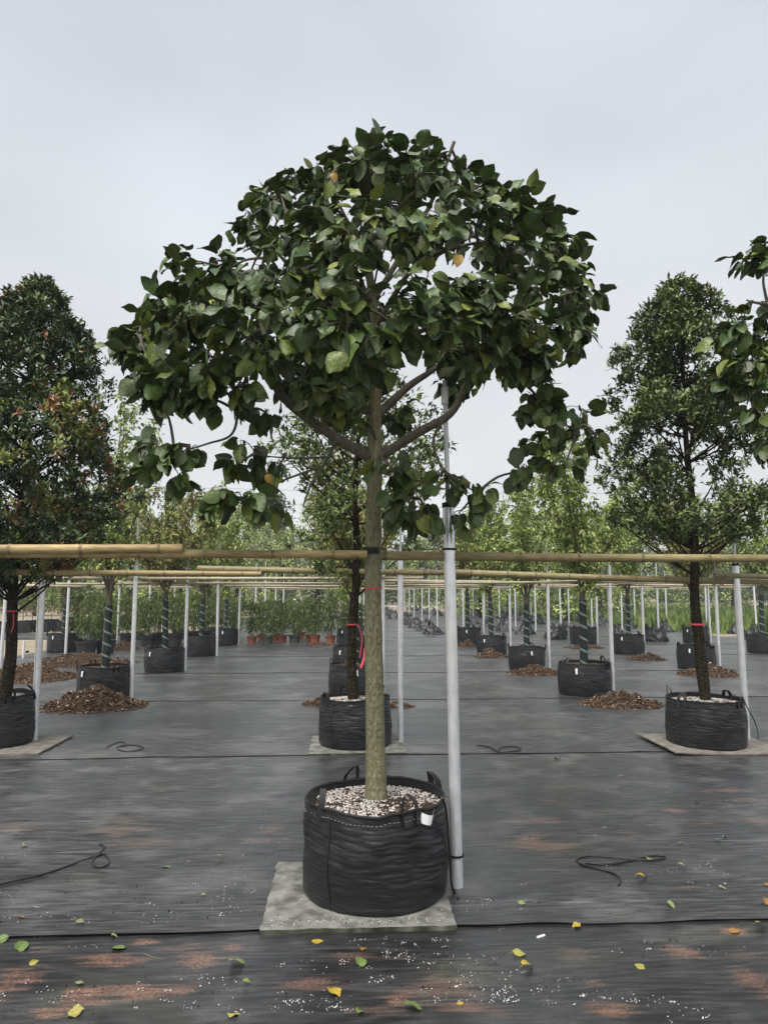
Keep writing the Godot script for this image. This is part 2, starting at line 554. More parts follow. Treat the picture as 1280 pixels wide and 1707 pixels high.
# A young roadside tree: wrapped trunk, a fork of rising limbs, loose pale foliage.
func young_tree(seed_: int, h: float, fork: float, spread: float, n_leaf: int, cols: Array, label: String) -> Node3D:
	R.seed = seed_
	var root := thing("young_tree", label, "tree")
	var b := MB.new()
	var tp := curve([Vector3(0, 0.38, 0), Vector3(rf(-.02, .02), fork * .6, rf(-.02, .02)), Vector3(rf(-.03, .03), fork, rf(-.03, .03))], 5)
	b.tube(tp, taper(tp.size(), 0.052, 0.043), 10, Color.WHITE, true, 0.05, R)
	put(b.done(), "trunk", M.grey_bark, root)
	var w := MB.new()
	var wp := []
	for k in 9: wp.append(tp[0].lerp(tp[-1], k / 8.0 * 0.86))
	w.tube(wp, taper(9, 0.062, 0.054), 12, Color.WHITE, true, 0.04, R)
	var wr := put(w.done(), "trunk_wrap", M.wrap, root)
	var hb := MB.new()                                 # the pale cord wound round it
	var turns := 5.5
	var prev := -1
	for k in 67:
		var t := k / 66.0
		var c: Vector3 = wp[0].lerp(wp[-1], 0.02 + 0.96 * t)
		var an := t * turns * TAU
		var d := Vector3(cos(an), 0, sin(an))
		var s := hb.vert(c + d * lerpf(0.067, 0.059, t) + Vector3(0, -0.016, 0), d)
		hb.vert(c + d * lerpf(0.067, 0.059, t) + Vector3(0, 0.016, 0), d)
		if prev >= 0: hb.quad(prev, prev + 1, s + 1, s)
		prev = s
	put(hb.done(), "wound_band", M.wrap_band, wr)
	var tips := []
	var top: Vector3 = tp[-1]
	var nl := 5
	var tw := MB.new()
	for k in nl:
		var a := TAU * k / nl + rf(-.4, .4)
		var out := Vector3(cos(a), 0, sin(a)) * spread * rf(.45, 1.0)
		var hh := (h - fork) * rf(.72, 1.0)
		if k == 0:
			out *= 0.25
			hh = h - fork
		var p := curve([top - Vector3(0, rf(0, .12), 0), top + out * 0.35 + Vector3(0, hh * .3, 0), top + out * 0.75 + Vector3(rf(-.08, .08), hh * .65, rf(-.08, .08)), top + out + Vector3(0, hh, 0)], 5)
		var lb := MB.new()
		lb.tube(p, taper(p.size(), 0.024, 0.005), 6, Color.WHITE, true, 0.05, R)
		put(lb.done(), "branch", M.grey_bark, root)
		for q in range(3, p.size()):
			tips.append(p[q])
			for e in 2:
				var dd := (rdir() + Vector3.UP * 0.35).normalized() * rf(.2, .5) * (1.2 - 0.5 * q / p.size())
				var pp := curve([p[q], p[q] + dd * .5 + Vector3(0, .03, 0), p[q] + dd + Vector3(0, -.02, 0)], 2)
				tw.tube(pp, taper(pp.size(), 0.006, 0.002), 3, Color.WHITE, false)
				tips.append(p[q] + dd * .55)
				tips.append(p[q] + dd)
	var tt := put(tw.done(), "twigs", M.grey_bark, root)
	tag(tt, "", "", "", "stuff")
	var lf := [narrow_leaf(0.11, 0.048, 0.2, 0.25), narrow_leaf(0.09, 0.04, 0.3, 0.1)]
	var f := MB.new()
	for k in n_leaf:
		var c: Vector3 = tips[R.randi() % tips.size()] + rdir() * rf(0, .13)
		var d := (rdir() + Vector3.DOWN * 0.35).normalized()
		f.stamp(lf[k % 2], Transform3D(leaf_basis(d, Vector3.UP + rdir() * 0.7).scaled_local(Vector3.ONE * rf(.7, 1.2)), c), cols[R.randi() % cols.size()] * rf(.75, 1.25))
	var cr := put(f.done(), "crown", M.pale_leaf, root)
	tag(cr, "", "", "", "stuff")
	return root

# A feathery weeping shrub in a pot.
func potted_shrub(seed_: int, pot_r: float, pot_h: float, h: float, spread: float, stems: int, potm, label: String, group: String) -> Node3D:
	R.seed = seed_
	var root := thing("potted_shrub", label, "shrub", Vector3.ZERO, group)
	var b := MB.new()
	var ring := [[0.0, 0.74], [0.03, 0.76], [pot_h * .84, 0.95], [pot_h * .85, 1.06], [pot_h, 1.08], [pot_h, 0.98], [pot_h * .86, 0.93]]
	var sides := 22
	for k in ring.size():
		for a in sides:
			var w := TAU * a / sides
			b.vert(Vector3(cos(w) * ring[k][1] * pot_r, ring[k][0], sin(w) * ring[k][1] * pot_r), Vector3(cos(w), 0, sin(w)) * (1.0 if k < 5 else -1.0))
		if k > 0:
			for a in sides: b.quad((k - 1) * sides + a, (k - 1) * sides + (a + 1) % sides, k * sides + (a + 1) % sides, k * sides + a)
	put(b.done(), "pot", potm, root)
	var sb := MB.new()
	var sp := []
	for a in 16: sp.append(Vector3(cos(-TAU * a / 16) * pot_r * .94, pot_h * .88, sin(-TAU * a / 16) * pot_r * .94))
	sb.face(sp)
	for k in sb.n.size(): sb.n[k] = Vector3.UP
	put(sb.done(), "soil", M.soil, root)
	var f := MB.new()
	var lf := narrow_leaf(0.075, 0.012, 0.1, 0.2)
	for s in stems:
		var a := TAU * s / stems + rf(-.5, .5)
		var o := Vector3(cos(a), 0, sin(a)) * spread * rf(.15, .45)
		var tip := o * 1.2 + Vector3(0, h * rf(.85, 1.0), 0)
		var p := curve([Vector3(o.x * .3, pot_h * .86, o.z * .3), o * .6 + Vector3(0, h * .45, 0), tip], 5)
		var st := MB.new()
		st.tube(p, taper(p.size(), 0.012, 0.004), 5, Color.WHITE, false)
		put(st.done(), "stem", M.grey_bark, root)
		for k in 26:
			var q: Vector3 = p[int(rf(0.38, 1.0) * (p.size() - 1))]
			var d := Vector3(rf(-1, 1), 0, rf(-1, 1)).normalized() * spread * rf(.25, .75)
			var c1 := q + d * .6 + Vector3(0, rf(.04, .14), 0)
			var c2 := q + d + Vector3(0, -rf(.05, .32), 0)
			for e in 26:
				var t := rf(.1, 1)
				var at := q.lerp(c1, t).lerp(c1.lerp(c2, t), t)
				var dir := (c2 - c1).normalized() + rdir() * .8 + Vector3.DOWN * .5
				var g := rf(.75, 1.25)
				f.stamp(lf, Transform3D(leaf_basis(dir, Vector3.UP + rdir()).scaled_local(Vector3.ONE * rf(.8, 1.4)), at), Color(.085, .13, .033) * g if R.randf() < .7 else Color(.15, .19, .05) * g)
	var cr := put(f.done(), "foliage", M.pale_leaf, root)
	tag(cr, "", "", "", "stuff")
	return root

func far_tree(seed_: int, h: float, wide: float, cols: Array, label: String, group: String, clumps := 300, leaf := .34) -> Node3D:
	R.seed = seed_
	var root := thing("far_tree", label, "tree", Vector3.ZERO, group)
	var b := MB.new()
	b.tube([Vector3(0, -.1, 0), Vector3(.05, h * .3, 0), Vector3(0, h * .8, .05)], [.02 * h, .015 * h, .006 * h], 7)
	for k in 9:
		var a := TAU * k / 9 * 2.4
		var s := Vector3(0, h * (.25 + .055 * k), 0)
		b.tube([s, s + Vector3(cos(a) * wide * .4, h * .09, sin(a) * wide * .4), s + Vector3(cos(a) * wide * .75, h * .2, sin(a) * wide * .75)], [.06, .04, .015], 4)
	put(b.done(), "trunk", M.dark_bark, root)
	var lf := narrow_leaf(leaf, leaf * .5, 0.2, 0.2)
	var f := MB.new()
	for k in clumps:
		var a := rf(0, TAU)
		var t := R.randf()
		var y := h * lerpf(.04, 1.0, t)
		var w := wide * sqrt(maxf(.03, sin(PI * (0.12 + 0.86 * t)))) * (.85 + .25 * sin(a * 3 + t * 8 + seed_))
		var r := w * sqrt(rf(.1, 1))
		var c := Vector3(cos(a) * r, y, sin(a) * r)
		var col: Color = cols[R.randi() % cols.size()] * rf(.7, 1.3)
		for e in 22:
			var d := (rdir() + Vector3(cos(a), .2, sin(a)) * .5).normalized()
			f.stamp(lf, Transform3D(leaf_basis(d, Vector3.UP + rdir() * .8).scaled_local(Vector3.ONE * rf(.6, 1.2)), c + rdir() * rf(0, .5)), col * rf(.8, 1.2))
	var cr := put(f.done(), "crown", M.small_leaf if clumps > 200 else M.pale_leaf, root)
	tag(cr, "", "", "", "stuff")
	return root

# ---------------------------------------------------------------- bags, poles, rails, piles
func bag_point(nz: FastNoiseLite, r: float, h: float, w: float, t: float) -> Vector3:
	var y := t * h
	var rr := r * (0.965 + 0.045 * sin(PI * clampf(t * 0.92 + 0.12, 0, 1)))
	if t < 0.05: rr *= 0.95 + 0.05 * sqrt(t / 0.05)
	var fade := clampf(minf(y / 0.04, (h - y) / 0.03), 0, 1)
	var crease := absf(nz.get_noise_3d(cos(w) * 1.1, y * 29.0 + sin(w * 2.0 + y * 5.0) * .3, sin(w) * 1.1))
	var crease2 := nz.get_noise_3d(cos(w) * 2.4 + 9.0, y * 38.0 + sin(w * 2.0) * 0.5, sin(w) * 2.4)
	var sag := nz.get_noise_3d(cos(w) * 0.9 + 30.0, y * 2.0, sin(w) * 0.9)
	var dent := nz.get_noise_3d(cos(w) * 2.1 + 50.0, y * 5.0, sin(w) * 2.1)
	rr += fade * (-0.0040 * (1.0 - minf(1.0, crease * 4.0)) + 0.0018 * crease2) + 0.022 * sag + 0.006 * dent * fade
	var lift := 0.020 * nz.get_noise_2d(cos(w) * 1.1 + 5.0, sin(w) * 1.1 + 40.0) * t
	return Vector3(cos(w) * rr, y + lift, sin(w) * rr)
func bag_body(seed_: int, r: float, h: float, around: int, up: int) -> ArrayMesh:
	var b := MB.new()
	var n1 := noise(seed_, 1.0, 3)
	var nv := up + 1
	for k in nv:
		for a in around:
			var w := TAU * a / around
			b.vert(bag_point(n1, r, h, w, float(k) / up), Vector3(cos(w), 0, sin(w)))
		if k > 0:
			for a in around: b.quad((k - 1) * around + a, (k - 1) * around + (a + 1) % around, k * around + (a + 1) % around, k * around + a)
	var s := b.v.size()                                # the inside face of the wall, down to the soil
	for k in 2:
		for a in around:
			var p: Vector3 = b.v[(nv - 1) * around + a]
			b.vert(Vector3(p.x * 0.975, p.y - 0.12 * k, p.z * 0.975), -Vector3(p.x, 0, p.z).normalized())
	for a in around: b.quad(s + a, s + (a + 1) % around, s + around + (a + 1) % around, s + around + a)
	b.smooth()
	return b.done()
func strap_loop(p: Array, width: Vector3, thick := 0.004) -> ArrayMesh:
	var b := MB.new()
	var c := curve(p, 5)
	for side in 2:
		var prev := -1
		for k in c.size():
			var t: Vector3 = (c[mini(k + 1, c.size() - 1)] - c[maxi(k - 1, 0)]).normalized()
			var nn := t.cross(width).normalized() * (1.0 if side else -1.0)
			var s := b.vert(c[k] - width * .5 + nn * thick * .5, nn)
			b.vert(c[k] + width * .5 + nn * thick * .5, nn)
			if prev >= 0: b.quad(prev, prev + 1, s + 1, s)
			prev = s
	return b.done()
func grow_bag(seed_: int, r: float, h: float, label: String, at: Vector3, white: bool, group := "", fine := true) -> Node3D:
	R.seed = seed_
	var root := thing("grow_bag", label, "grow bag", at, group)
	var body := put(bag_body(seed_, r, h, 128 if fine else 64, 72 if fine else 36), "bag_wall", M.bag, root)
	var nz := noise(seed_, 1.0, 3)
	var hem := MB.new()
	var hp := []
	for k in 41:
		var w := TAU * k / 40
		hp.append(bag_point(nz, r, h, w, 1.0) * Vector3(.988, 1, .988) - Vector3(0, .004, 0))
	hem.tube(hp, taper(41, 0.0085, 0.0085), 6, Color.WHITE, false)
	put(hem.done(), "hem", M.strap, body)
	for k in 4:                                        # carrying loops
		var w := TAU * (k + .5) / 4 + rf(-.25, .25) + .25
		var d := Vector3(cos(w), 0, sin(w))
		var s := Vector3(-sin(w), 0, cos(w))
		var p0 := bag_point(nz, r, h, w - .10, .86) + d * .004
		var p1 := bag_point(nz, r, h, w + .10, .86) + d * .004
		var lean := d * rf(-.09, .05) + s * rf(-.04, .04)
		var mesh := strap_loop([p0, p0 + Vector3(0, .09, 0) + lean * .3, (p0 + p1) * .5 + Vector3(0, rf(.12, .15), 0) + lean, p1 + Vector3(0, .09, 0) + lean * .3, p1], d * .022 + s * .026)
		put(mesh, "handle", M.strap, root)
	var soil := MB.new()
	var rings := 9
	for k in rings:
		for a in 36:
			var w := TAU * a / 36
			var rr := r * .955 * k / (rings - 1.0)
			soil.vert(Vector3(cos(w) * rr, h - .05 + .02 * (1.0 - float(k) / rings) + rf(-.008, .008), sin(w) * rr), Vector3.UP)
		if k > 0:
			for a in 36: soil.quad((k - 1) * 36 + a, (k - 1) * 36 + (a + 1) % 36, k * 36 + (a + 1) % 36, k * 36 + a)
	soil.smooth()
	put(soil.done(), "soil", M.soil, root)
	var count := 2600 if white else 260
	var pts := []
	var tries := 0
	while pts.size() < count and tries < count * 4:
		tries += 1
		var a := rf(0, TAU)
		var rr := r * .93 * sqrt(R.randf())
		var p := Vector3(cos(a) * rr, h - .05 + .02 * (1.0 - rr / r), sin(a) * rr)
		if white and Vector2(p.x - .14, p.z - .05).length() < .09 and R.randf() < .8: continue
		pts.append(p)
	if white:
		granules(pts, 0.0045, 0.0085, [Color(.66, .62, .58), Color(.74, .72, .69), Color(.55, .46, .42)], "perlite", root)
	else:
		granules(pts, 0.009, 0.02, [Color(.14, .075, .045), Color(.2, .12, .07), Color(.07, .045, .03)], "bark_mulch", root)
	# the sewn side seam and a white care tag
	var sm := MB.new()
	var sp := []
	for k in 13:
		var t := k / 12.0
		sp.append(bag_point(nz, r, h, 2.25, .03 + t * .9) * Vector3(1.004, 1, 1.004))
	sm.tube(sp, taper(13, .0045, .0045), 5)
	put(sm.done(), "side_seam", M.strap, body)
	return root
func granules(pts: Array, r0: float, r1: float, cols: Array, called: String, parent = null) -> MultiMeshInstance3D:
	var g := MB.new()
	var p := [Vector3(1, .1, 0), Vector3(-.9, 0, .2), Vector3(.1, .8, .1), Vector3(0, -.7, 0), Vector3(.1, 0, 1), Vector3(-.1, .1, -1)]
	for q in [[0, 2, 4], [0, 4, 3], [0, 3, 5], [0, 5, 2], [1, 4, 2], [1, 3, 4], [1, 5, 3], [1, 2, 5]]:
		var a: Vector3 = p[q[0]]
		var b: Vector3 = p[q[1]]
		var c: Vector3 = p[q[2]]
		var nn := (a + b + c).normalized()
		var s := g.vert(a, nn)
		g.vert(b, nn)
		g.vert(c, nn)
		g.tri(s, s + 1, s + 2)
	var mm := MultiMesh.new()
	mm.transform_format = MultiMesh.TRANSFORM_3D
	mm.use_colors = true
	mm.mesh = g.done()
	mm.instance_count = pts.size()
	for k in pts.size():
		var bs := Basis(rdir(), rf(0, TAU)).scaled(Vector3(1, .75, 1))
		mm.set_instance_transform(k, Transform3D(bs * rf(r0, r1), pts[k] + Vector3(0, r0 * .5, 0)))
		mm.set_instance_color(k, cols[R.randi() % cols.size()] * rf(.85, 1.1))
	var o := MultiMeshInstance3D.new()
	o.multimesh = mm
	o.material_override = M.perlite
	o.set_meta("kind", "stuff")
	if parent:
		o.name = called
		parent.add_child(o, true)
	else:
		o.name = numbered(called)
		add_child(o)
	return o

func pole_meshes(foot: Vector3, top: Vector3, tip: Vector3, r: float, label: String, group := "", ties := true) -> Node3D:
	var root := thing("support_pole", label, "pole", foot, group)
	var b := MB.new()
	b.tube([Vector3.ZERO, (top - foot) * .5, top - foot], [r, r, r], 20)
	put(b.done(), "lower_tube", M.galv, root)
	var t := MB.new()
	t.tube([top - foot - Vector3(0, .12, 0), tip - foot], [r * .42, r * .42], 12)
	put(t.done(), "upper_rod", M.thin_pole, root)
	var c := MB.new()
	c.tube([top - foot - Vector3(0, .022, 0), top - foot + Vector3(0, .006, 0)], [r * 1.1, r * 1.1], 20)
	put(c.done(), "collar", M.black if ties else M.galv, root)
	return root

func bamboo(a: Vector3, b: Vector3, r: float, tint: Color, label: String, nodes: bool, seed_: int, group := "", step := 0.36) -> Node3D:
	R.seed = seed_
	var root := thing("bamboo_rail", label, "bamboo rail", a, group)
	var len := a.distance_to(b)
	var n := maxi(2, int(len / step))
	var m := MB.new()
	var pts := []
	var rad := []
	var bend := Vector3(0, rf(-.012, .004) * len / 4, rf(-.012, .012) * len / 4)
	var node_at := []
	var x := rf(.05, .3)
	while x < len - .05:
		node_at.append(x)
		x += step * rf(.85, 1.15)
	var seg := n * 4
	for k in seg + 1:
		var t := float(k) / seg
		pts.append((b - a) * t + bend * sin(PI * t))
		rad.append(r * lerpf(1.06, .9, t))
	var s0 := 0
	m.tube(pts, rad, 12, tint, true)
	var cells := []
	for k in node_at.size() + 1: cells.append(rf(.82, 1.15))
	for k in m.v.size():                               # each internode has its own tone
		var d := (m.v[k]).dot((b - a) / len)
		var w := 0
		while w < node_at.size() and node_at[w] < d: w += 1
		m.c[k] = tint * float(cells[w])
	var body := put(m.done(), "culm", M.bamboo, root)
	if nodes:
		var g := MB.new()
		var ax := (b - a).normalized()
		g.tube([-ax * .011, -ax * .004, ax * .004, ax * .011], [r * .98, r * 1.13, r * 1.13, r * .98], 12, tint * .62, false)
		var gm := g.done()
		for q in node_at:
			var t: float = q / len
			var o := put(gm, "node_ring", M.bamboo, root)
			o.position = (b - a) * t + bend * sin(PI * t)
			var sc := lerpf(1.06, .9, t)
			o.scale = Vector3.ONE * sc
	return root

func mulch_pile(at: Vector3, rx: float, h: float, seed_: int, label: String, group: String, chips: int) -> Node3D:
	R.seed = seed_
	var root := thing("mulch_pile", label, "mulch pile", at, group)
	var nz := noise(seed_, 2.0, 3)
	var hf := func(x: float, z: float) -> float:
		var d := sqrt(x * x + z * z * 1.5) / rx
		d += nz.get_noise_2d(x * 2, z * 2) * .35
		return h * (1.0 - smoothstep(0.0, 1.0, d) * .35 - d * .65) + nz.get_noise_2d(x * 9, z * 9) * .025 if d < 1.0 else -0.02
	var m := MB.new()
	var n := 26
	for k in n + 1:
		for j in n + 1:
			var x := (float(j) / n * 2 - 1) * rx * 1.15
			var z := (float(k) / n * 2 - 1) * rx
			m.vert(Vector3(x, maxf(hf.call(x, z), -.01), z), Vector3.UP)
	for k in n:
		for j in n: m.quad(k * (n + 1) + j, k * (n + 1) + j + 1, (k + 1) * (n + 1) + j + 1, (k + 1) * (n + 1) + j)
	m.smooth()
	put(m.done(), "mound", M.soil, root)
	var g := MB.new()
	g.box(Vector3(-1, -.22, -.45), Vector3(1, .22, .45))
	var mm := MultiMesh.new()
	mm.transform_format = MultiMesh.TRANSFORM_3D
	mm.use_colors = true
	mm.mesh = g.done()
	var xs := []
	var cs := []
	var cols := [Color(.155, .098, .062), Color(.10, .064, .042), Color(.058, .04, .028), Color(.22, .15, .10), Color(.13, .078, .05), Color(.04, .03, .023)]
	for k in chips:
		var a := rf(0, TAU)
		var rr := rx * 1.12 * sqrt(R.randf())
		var x := cos(a) * rr
		var z := sin(a) * rr * .82
		var y: float = hf.call(x, z)
		if y < 0.0:
			if R.randf() < .75: continue
			y = 0.004
		var bs := Basis(Vector3(rf(-.5, .5), 1, rf(-.5, .5)).normalized(), rf(0, TAU)) * Basis(Vector3.RIGHT, rf(-.6, .6)) * Basis(Vector3.BACK, rf(-.5, .5))
		xs.append(Transform3D(bs.scaled_local(Vector3(rf(.5, 1.3), rf(.6, 1.2), rf(.5, 1.3)) * .019), Vector3(x, y + .006, z)))
		cs.append((cols[R.randi() % 6] if R.randf() > .035 else Color(.5, .4, .3)) * rf(.8, 1.2))
	mm.instance_count = xs.size()
	for k in xs.size():
		mm.set_instance_transform(k, xs[k])
		mm.set_instance_color(k, cs[k])
	var o := MultiMeshInstance3D.new()
	o.multimesh = mm
	o.material_override = M.chips
	o.name = "bark_chips"
	o.set_meta("kind", "stuff")
	root.add_child(o, true)
	return root

func empty_bag(seed_: int, label: String, group: String, standing: bool) -> Node3D:
	R.seed = seed_
	var root := thing("empty_bag", label, "bag", Vector3.ZERO, group)
	var b := MB.new()
	var nz := noise(seed_, 1.0, 3)
	var around := 40
	var up := 14
	var lx := rf(-.12, .12)
	for k in up + 1:
		var t := float(k) / up
		for a in around:
			var w := TAU * a / around
			var rr := .40 * (1.0 - (.28 if standing else .78) * pow(t, 1.15))
			var fold := nz.get_noise_3d(cos(w) * 2.2, t * 2.5, sin(w) * 2.2)
			rr *= 1.0 + .38 * fold * (1.0 if not standing else .6)
			var y := t * (.46 if standing else .40) * (1.0 + .55 * nz.get_noise_2d(cos(w) * 1.6 + 7, sin(w) * 1.6) * t)
			b.vert(Vector3(cos(w) * rr + lx * t, y, sin(w) * rr * .8), Vector3(cos(w), .2, sin(w)))
		if k > 0:
			for a in around: b.quad((k - 1) * around + a, (k - 1) * around + (a + 1) % around, k * around + (a + 1) % around, k * around + a)
	var m := b.vert(Vector3(lx, .20, 0), Vector3.UP)
	for a in around: b.tri(up * around + a, up * around + (a + 1) % around, m)
	b.smooth()
	put(b.done(), "bag_wall", M.bag, root)
	for k in 2:
		var w := rf(0, TAU)
		var d := Vector3(cos(w), 0, sin(w)) * (.30 if standing else .13) + Vector3(lx, .38, 0)
		put(strap_loop([d, d + Vector3(.02, .1, 0), d + Vector3(.06, .13, .01), d + Vector3(.09, .03, .02)], Vector3(0, 0, .03)), "handle", M.strap, root)
	return root

func hose(pts: Array, r: float, label: String) -> MeshInstance3D:
	var p := []
	for q in pts: p.append(gp(q[0], q[1], r + .017) if q.size() < 3 else gp(q[0], q[1], q[2]))
	var c := curve(p, 6)
	var o := Vector3(c[0].x, 0, c[0].z)
	for k in c.size(): c[k] -= o
	var b := MB.new()
	b.tube(c, taper(c.size(), r, r), 7)
	var h := put(b.done(), "drip_hose", M.hose)
	h.position = o
	tag(h, label, "hose", "black hoses lying on the ground cover")
	return h

func ground_sheet(called: String, poly: Array, y: float, m) -> MeshInstance3D:
	var b := MB.new()
	var pv := PackedVector2Array()
	for p in poly: pv.append(Vector2(p.x, p.z))
	var ix := Geometry2D.triangulate_polygon(pv)
	for p in poly: b.vert(Vector3(p.x, y, p.z), Vector3.UP, Color.WHITE, Vector2(p.x, p.z))
	for k in range(0, ix.size(), 3): b.tri(ix[k], ix[k + 1], ix[k + 2])
	var o := put(b.done(), called, m)
	o.set_meta("kind", "structure")
	return o

# ---------------------------------------------------------------- the scene
func _ready():
	# camera, sky, sun, exposure
	cam_basis = Basis(Vector3.UP, deg_to_rad(PAN)) * Basis(Vector3.RIGHT, deg_to_rad(TILT))
	var cam := Camera3D.new()
	cam.fov = rad_to_deg(2.0 * atan(853.5 / FPX))
	cam.transform = Transform3D(cam_basis, Vector3(0, CAM_H, 0))
	cam.far = 2000.0
	cam.near = 0.05
	add_child(cam)
	cam.current = true
	var sun := DirectionalLight3D.new()
	sun.light_energy = 0.5
	sun.light_angular_distance = 40.0
	sun.light_color = Color(1.0, 0.98, 0.95)
	sun.rotation_degrees = Vector3(-62, -28, 0)
	sun.shadow_enabled = true
	add_child(sun)
	var env := Environment.new()
	env.background_mode = Environment.BG_SKY
	var sky := Sky.new()
	var pm := PanoramaSkyMaterial.new()
	pm.panorama = sky_texture()
	sky.sky_material = pm
	env.sky = sky
	env.tonemap_mode = Environment.TONE_MAPPER_LINEAR
	env.tonemap_exposure = 3.1
	env.sdfgi_enabled = true
	env.ssao_enabled = true
	env.ssil_enabled = true
	env.fog_enabled = true
	env.fog_density = 0.0012
	env.fog_light_color = Color(.86, .89, .92)
	var we := WorldEnvironment.new()
	we.environment = env
	add_child(we)
	make_materials()
	tones = [Color(.064, .118, .036), Color(.084, .150, .042), Color(.106, .180, .050), Color(.136, .212, .056), Color(.150, .200, .100), Color(.180, .245, .056), Color(.28, .34, .07)]
	for k in 10: leaf_shapes.append(broad_leaf(rf(.088, .114), rf(.069, .092), [.10, .25, .42, -.18, .18, .05, .55, .3, -.1, .35][k], [.15, .35, .6, .4, .2, .75, .45, -.2, .5, .9][k], [.6, 1.3, 1.0, 1.6, .4, 1.4, .9, 1.8, 1.1, .7][k], k + 5))

	build_ground()
	print("ground ", Time.get_ticks_msec())
	build_far()
	print("far ", Time.get_ticks_msec())
	build_rows()
	print("rows ", Time.get_ticks_msec())
	build_second_row()
	print("second ", Time.get_ticks_msec())
	build_main()
	print("main ", Time.get_ticks_msec())
	build_litter()
	print("litter ", Time.get_ticks_msec())

func sky_texture() -> ImageTexture:
	var w := 512
	var h := 256
	var im := Image.create(w, h, false, Image.FORMAT_RGBF)
	var n1 := noise(21, 0.9, 4)
	for y in h:
		var el := (0.5 - (y + .5) / h) * PI
		var s := sin(el)
		var t := clampf(maxf(s, 0.0) / 0.70, 0.0, 1.0)
		var base := Color(.85, .88, .895).lerp(Color(.66, .695, .765), smoothstep(0.0, 1.0, pow(t, 0.9)))
		for x in w:
			var a := TAU * (x + .5) / w
			var v := Vector3(cos(a) * cos(el), s * 2.2, sin(a) * cos(el))
			var k := (1.0 + 0.26 * n1.get_noise_3dv(v) + 0.06 * n1.get_noise_3dv(v * 3.1)) / 3.1
			im.set_pixel(x, y, Color(base.r * k, base.g * k, base.b * k))
	return ImageTexture.create_from_image(im)

